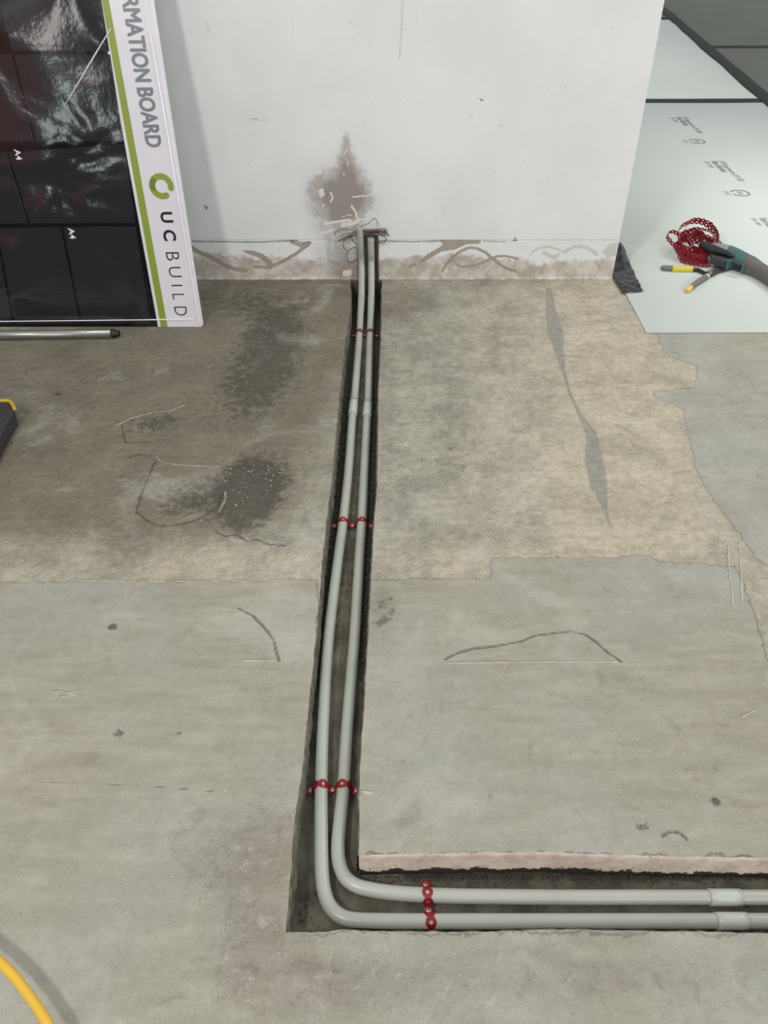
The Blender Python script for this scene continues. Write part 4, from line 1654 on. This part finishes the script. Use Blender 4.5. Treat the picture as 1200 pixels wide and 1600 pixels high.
cc = F(1084, 404)
mb = MB()
loops = [((0.0, 0.0), 0.085, 0.085, 0.016, (0.0, 0.30), 1.9, 1, 0.2), ((0.004, 0.004), 0.080, 0.078, 0.033, (0.06, 0.25), 1.8, 2, 1.5),
         ((0.0, 0.008), 0.082, 0.090, 0.044, (0.02, 0.42), 1.6, 3, 2.8), ((0.012, 0.012), 0.070, 0.078, 0.055, (-0.05, 0.5), 1.5, 4, 4.0)]
for (dx, dy), rx, ry, z0, tl, tn, sd, ph in loops:
    pth = loop_path(cc + Vector((dx, dy, 0)), rx, ry, 0, tl, tn, sd, ph)
    mz = min(p.z for p in pth)
    pth = [p + Vector((0, 0, z0 - mz)) for p in pth]
    wd = Vector((0.1 * math.sin(sd), -0.35 * math.sin(sd * 2.0), 1)).normalized()
    v_, f_ = strap_geo(pth, wd)
    mb.add(v_, f_)
for q in range(7):
    rs = random.Random(q + 40)
    c_ = cc + Vector((rs.uniform(-0.015, 0.02), rs.uniform(-0.02, 0.02), 0))
    pth = loop_path(c_, rs.uniform(0.06, 0.088), rs.uniform(0.055, 0.085), 0, (rs.uniform(-.15, .15), rs.uniform(0.1, 0.55)), rs.uniform(0.7, 1.2), q + 9, rs.uniform(0, 6), irr=0.3)
    mz = min(p.z for p in pth)
    pth = [p + Vector((0, 0, 0.014 + 0.006 * q - mz)) for p in pth]
    v_, f_ = strap_geo(pth, Vector((rs.uniform(-.5, .5), rs.uniform(-.7, .3), 1)).normalized())
    mb.add(v_, f_)
# loose loop standing out to the left, twisted to face up
lp = [W(1080, 400, 3.27), W(1062, 392, 3.26), W(1052, 382, 3.26), W(1043, 371, 3.27), W(1044, 364, 3.29), W(1053, 362, 3.30), W(1062, 367, 3.31), W(1074, 368, 3.33), W(1086, 362, 3.35),
      W(1098, 364, 3.36)]
v_, f_ = strap_geo(catmull(lp, 8), Vector((0.25, -0.3, 1)).normalized())
mb.add(v_, f_)
lp = [W(1060, 398, 3.23), W(1066, 408, 3.215), W(1085, 413, 3.21), W(1105, 416, 3.215), W(1117, 412, 3.23)]
v_, f_ = strap_geo(catmull(lp, 8), Vector((0.1, -0.3, 1)).normalized())
mb.add(v_, f_)
o = mb.build('band_roll', M_red2, None, False)
tag(o, 'tangled roll of unused red perforated band beside the power tool', 'strap roll')

# ------------------------------------------------------------------ cordless power tool
M_teal = plain('teal_plastic', (62, 98, 97), 0.5, var=0.45, scale=45, bump=0.15)
M_rub = plain('dusty_grey_rubber', (102, 98, 95), 0.75, var=0.35, scale=60, bump=0.4, bscale=150)
M_met = plain('dusty_cast_metal', (140, 140, 138), 0.5, 0.3, var=0.2, scale=30, bump=0.3)
M_blk = plain('black_plastic', (30, 30, 31), 0.4, var=0.2, bump=0.15)
M_dgr = plain('dark_grey_plastic', (66, 64, 66), 0.5, var=0.15, bump=0.1)
tb = F(1150, 430)
tool = empty('power_tool', (tb.x, tb.y, 0.004))
tag(tool, 'cordless power tool with teal and dusty grey housing on the pale sheet', 'power tool')
TL = tool.location


def rel(p):
    return Vector(p) - TL


def zc(px, py, z):
    return rel(F(px, py, z))


def sweep(name, pts, rads, mat, sx=1.0, seg=20, sub=6):
    P = catmull(pts, sub)
    n = len(pts) - 1
    R_ = []
    for i in range(len(P)):
        t_ = min(i / sub, n - 1e-6)
        k = int(t_)
        f_ = t_ - k
        R_.append(rads[k] * (1 - f_) + rads[min(k + 1, n)] * f_)
    return tube(name, P, R_, mat, tool, seg, sx=sx)


body = sweep('body', [zc(1126, 398, 0.040), zc(1136, 400, 0.040), zc(1148, 405, 0.040), zc(1158, 409, 0.039), zc(1168, 413, 0.038)], [0.040, 0.043, 0.043, 0.040, 0.036], M_teal)
grip = sweep('grip', [zc(1163, 411, 0.038), zc(1172, 415, 0.038), zc(1184, 421, 0.037), zc(1200, 431, 0.036), zc(1222, 446, 0.036), zc(1250, 462, 0.040)], [0.0375, 0.0375, 0.031, 0.030, 0.031, 0.040], M_rub)
head = sweep('gear_housing', [zc(1102, 396, 0.034), zc(1106, 394, 0.042), zc(1116, 394, 0.046), zc(1130, 397, 0.045), zc(1140, 400, 0.043)], [0.018, 0.033, 0.038, 0.040, 0.036], M_met)
side = sweep('side_handle', [zc(1092, 383, 0.070), zc(1098, 384, 0.070), zc(1108, 388, 0.070), zc(1122, 392, 0.070), zc(1135, 396, 0.070), zc(1146, 401, .068)], [0.014, 0.020, 0.021, 0.016, 0.012, 0.007], M_blk)
mb = MB()
dax = (F(1160, 410) - F(1115, 394)).normalized()
rot = Matrix.Rotation(math.atan2(dax.y, dax.x), 3, 'Z')
mb.box(zc(1124, 408, 0.040), (0.070, 0.030, 0.034), rot @ Matrix.Rotation(0.05, 3, 'X'))
mb.build('front_block', M_dgr, tool, bevel=0.004)
mb = MB()
mb.box(zc(1139, 413, 0.040), (0.010, 0.036, 0.038), rot)
mb.build('clamp_ring', M_teal, tool, bevel=0.003)
mb = MB()
mb.box(zc(1152, 417, 0.043), (0.028, 0.014, 0.026), rot)
mb.build('trigger_switch', M_blk, tool, bevel=0.003)
mb = MB()
mb.box(zc(1160, 420, 0.042), (0.008, 0.012, 0.034), rot)
mb.build('trim_strip', M_teal, tool, bevel=0.002)
sweep('output_shaft', [zc(1108, 402, 0.034), zc(1113, 411, 0.022), zc(1116, 416, 0.014)], [0.013, 0.011, 0.010], M_met)
mb = MB()
for k in range(5):
    mb.box(zc(1143 + k * 3, 388 + k * 1.4, 0.073), (0.004, 0.022, 0.006), rot)
mb.build('vent_fins', M_dgr, tool)

# ------------------------------------------------------------------ pliers
M_steel = plain('dark_steel', (84, 78, 74), 0.4, 0.5, var=0.2, bump=0.1)
M_gryh = plain('grey_handle_rubber', (108, 108, 104), 0.6, var=0.1, bump=0.2)
M_yel = plain('yellow_handle_rubber', (204, 192, 66), 0.5, var=0.06, bump=0.1)
M_ylt = plain('yellow_tip', (226, 186, 84), 0.5, var=0.1, bump=0.1)
pc = F(1106, 428)
pl = empty('pliers', (pc.x, pc.y, 0.004))
tag(pl, 'open pliers with grey and yellow handles in front of the red roll', 'pliers')


def pz(px, py, z=0.014):
    return F(px, py, z) - pl.location


def psweep(name, pts, rads, mat, parent=pl, seg=14, sub=5, sx=1.0):
    P = catmull(pts, sub)
    n = len(pts) - 1
    R_ = []
    for i in range(len(P)):
        t_ = min(i / sub, n - 1e-6)
        k = int(t_)
        f_ = t_ - k
        R_.append(rads[k] * (1 - f_) + rads[min(k + 1, n)] * f_)
    return tube(name, P, R_, mat, parent, seg, sx=sx)


h1 = psweep('handle', [pz(1081, 421), pz(1090, 422), pz(1102, 427), pz(1108, 429)], [0.0095, 0.0085, 0.007, 0.007], M_blk)
psweep('handle_end', [pz(1033, 419), pz(1037, 419), pz(1051, 420)], [0.007, 0.0115, 0.0125], M_gryh, h1)
psweep('yellow_grip', [pz(1050, 420), pz(1060, 420.5), pz(1082, 421)], [0.0127, 0.013, 0.0115], M_yel, h1)
h2 = psweep('handle', [pz(1079, 450), pz(1086, 444), pz(1095, 438), pz(1104, 433)], [0.0105, 0.0112, 0.012, 0.0105], M_gryh)
psweep('yellow_tip', [pz(1072.5, 454.5), pz(1075, 453), pz(1080, 449)], [0.0085, 0.0105, 0.0107], M_ylt, h2)
psweep('yellow_collar', [pz(1103, 433.5), pz(1105.5, 431.5)], [0.0118, 0.0118], plain('pale_yellow_collar', (196, 192, 150), 0.5), h2)
psweep('jaw', [pz(1104, 433, .013), pz(1112, 429, .013), pz(1122, 424, .013), pz(1135, 421, .012), pz(1147, 419.5, .010)], [0.007, 0.010, 0.010, 0.007, 0.0018], M_steel)
psweep('jaw', [pz(1104, 427, .014), pz(1114, 424, .016), pz(1126, 417, .016), pz(1139, 413.5, .012)], [0.007, 0.009, 0.007, 0.002], M_steel)
psweep('pivot', [pz(1110, 427, 0.012), pz(1110, 427, 0.027)], [0.006, 0.0055], M_met)

# ------------------------------------------------------------------ bag corner at the left edge
M_fab = plain('dark_grey_fabric', (52, 50, 50), 0.85, var=0.25, scale=90, bump=0.8, bscale=500)
M_ytr = plain('yellow_trim', (196, 160, 48), 0.5, var=0.1, bump=0.1)
c0 = F(22, 645)
bag = empty('tool_bag', (c0.x - 0.12, c0.y - 0.12, 0.001))
tag(bag, 'dark grey fabric corner with yellow trim at the left edge of view', 'bag')
BL = bag.location
hz = 0.055
cA = F(-160, 600, hz)
cB = F(14, 628, hz)
cC = F(23, 641, hz)
cD = F(-22, 720, hz)
cE = F(-260, 760, hz)
outl = [cA, cB, (cB + cC) / 2 + Vector((0.004, 0.003, 0)), cC, cD, cE]
vs = [p - BL for p in outl] + [Vector((p.x, p.y, 0)) - BL for p in [q + Vector((-0.004, -0.002, 0)) for q in outl]]
n = len(outl)
fs = [tuple(range(n)), tuple(range(2 * n - 1, n - 1, -1))] + [(i, n + i, n + (i + 1) % n, (i + 1) % n) for i in range(n)]
o = mesh_obj('bag_body', vs, fs, M_fab, bag)
m = o.modifiers.new('bev', 'BEVEL')
m.width = 0.006
m.segments = 3
zt = Vector((0, 0, 0.002))
tube('yellow_trim', catmull([cA - BL + zt, F(-20, 624, hz) - BL + zt, F(2, 627, hz) - BL + zt, F(14, 627.5, hz) - BL + zt, F(20, 633, hz) - BL + zt, F(23.5, 641, hz) - BL + zt], 6), 0.0055, M_ytr, bag, 10)

# ------------------------------------------------------------------ yellow cable bottom left
M_yc = plain('yellow_cable_sheath', (222, 178, 56), 0.4, var=0.05, bump=0.05)
zz_ = 0.05
cp = [F(-260, 1330, 0.02), F(-120, 1410, 0.04), F(-40, 1470, zz_), F(8, 1511, zz_), F(38, 1546, zz_), F(62, 1580, zz_), F(80, 1612, zz_), F(105, 1680, 0.04), F(120, 1760, 0.012), F(110, 1900, 0.0085)]
o = tube('power_cable', catmull(cp, 8), 0.0075, M_yc, None, 16)
tag(o, 'thick yellow cable arching across the bottom left corner', 'cable')


# ------------------------------------------------------------------ loose rubble
def rock_geo(c, r, seed):
    ico = [(0, 0, 1), (0.894, 0, 0.447), (0.276, 0.851, 0.447), (-0.724, 0.526, 0.447), (-0.724, -0.526, 0.447), (0.276, -0.851, 0.447),
           (0.724, 0.526, -0.447), (-0.276, 0.851, -0.447), (-0.894, 0, -0.447), (-0.276, -0.851, -0.447), (0.724, -0.526, -0.447), (0, 0, -1)]
    fc = [(0, 1, 2), (0, 2, 3), (0, 3, 4), (0, 4, 5), (0, 5, 1), (1, 6, 2), (2, 7, 3), (3, 8, 4), (4, 9, 5), (5, 10, 1), (6, 7, 2), (7, 8, 3), (8, 9, 4), (9, 10, 5), (10, 6, 1),
          (11, 7, 6), (11, 8, 7), (11, 9, 8), (11, 10, 9), (11, 6, 10)]
    rs = random.Random(seed)
    sc = (rs.uniform(.7, 1.3), rs.uniform(.7, 1.3), rs.uniform(.5, .9))
    a = rs.uniform(0, 6.28)
    vs_ = []
    for p in ico:
        k = r * rs.uniform(0.75, 1.2)
        x, y, z = p[0] * sc[0] * k, p[1] * sc[1] * k, p[2] * sc[2] * k
        vs_.append((c[0] + x * math.cos(a) - y * math.sin(a), c[1] + x * math.sin(a) + y * math.cos(a), c[2] + z))
    return vs_, fc


M_gravel = plain('dark_gravel', (78, 75, 63), 0.9, var=0.45, scale=90, bump=0.5)
M_crumb = plain('pale_mortar_crumbs', (156, 149, 133), 0.85, var=0.25, scale=60, bump=0.4)
mb = MB()
for k in range(2600):
    y = random.uniform(1.15, 2.35) if k < 2300 else random.uniform(2.35, 3.0)
    x0 = float(np.interp(y, Lp[:, 1], Lp[:, 0])) + 0.006
    x1 = float(np.interp(y, Rp[:, 1], Rp[:, 0])) - 0.006
    t_ = random.random()
    side_ = random.random()
    x = x0 + abs(random.gauss(0, 0.012)) if side_ < 0.6 else x1 - abs(random.gauss(0, 0.009))
    if random.random() < 0.12:
        x = random.uniform(x0, x1)
    if not (x0 < x < x1):
        continue
    r = random.uniform(0.0008, 0.0026)
    v_, f_ = rock_geo((x, y, ZT + 0.001 + random.uniform(0, 0.004)), r, k)
    mb.add(v_, f_)
for k in range(500):
    x = random.uniform(-0.03, 0.62)
    y = YB0 - 0.008 - abs(random.gauss(0, 0.007))
    v_, f_ = rock_geo((x, y, ZT + 0.001 + random.uniform(0, .003)), random.uniform(0.0006, 0.0022), k + 9000)
    mb.add(v_, f_)
for k in range(26):
    p = F(random.uniform(455, 500), random.uniform(1395, 1450), ZT)
    v_, f_ = rock_geo((p.x, p.y, ZT + 0.0015), random.uniform(0.0008, 0.0026), k + 12000)
    mb.add(v_, f_)
o = mb.build('channel_gravel', M_gravel)
tag(o, 'dark gravel and soil lying along the sides of the floor channel', 'gravel', kind='stuff')
mb = MB()
spots = [(430, 520, 60, 30, 60), (395, 590, 60, 60, 45), (520, 560, 12, 60, 10), (340, 735, 60, 15, 45), (420, 735, 30, 15, 40), (380, 780, 25, 40, 35), (240, 690, 40, 25, 25),
         (270, 790, 60, 30, 15), (480, 560, 40, 40, 14), (450, 480, 60, 20, 20), (200, 600, 180, 80, 18), (345, 445, 40, 5, 14), (500, 447, 60, 4, 18), (800, 442, 140, 4, 16),
         (680, 445, 60, 5, 8), (1005, 1290, 14, 8, 10), (800, 1200, 260, 120, 10), (300, 1300, 150, 120, 8)]
q = 0
for (x, y, sx, sy, nn_) in spots:
    for k in range(nn_):
        p = F(x + random.gauss(0, sx * 0.5), y + random.gauss(0, sy * 0.5))
        if p.y > YW - 0.008 or (np.interp(p.y, Lp[:, 1], Lp[:, 0]) - .006 < p.x < np.interp(p.y, Rp[:, 1], Rp[:, 0]) + .006 and p.y > YF0):
            continue
        q += 1
        r = random.choice((0.0012, 0.0016, 0.002, 0.003))
        v_, f_ = rock_geo((p.x, p.y, r * 0.35), r, q + 500)
        mb.add(v_, f_)
o = mb.build('mortar_crumbs', M_crumb)
tag(o, 'pale mortar crumbs scattered over the dirty floor left of the channel', 'debris', kind='stuff')
p = F(91, 616)
v_, f_ = rock_geo((p.x, p.y, 0.004), 0.009, 77)
o = mesh_obj('brick_fragment', v_, f_, plain('red_brick', (128, 72, 60), 0.9, bump=0.4))
tag(o, 'small red brick fragment on the dirty floor below the tube', 'fragment')
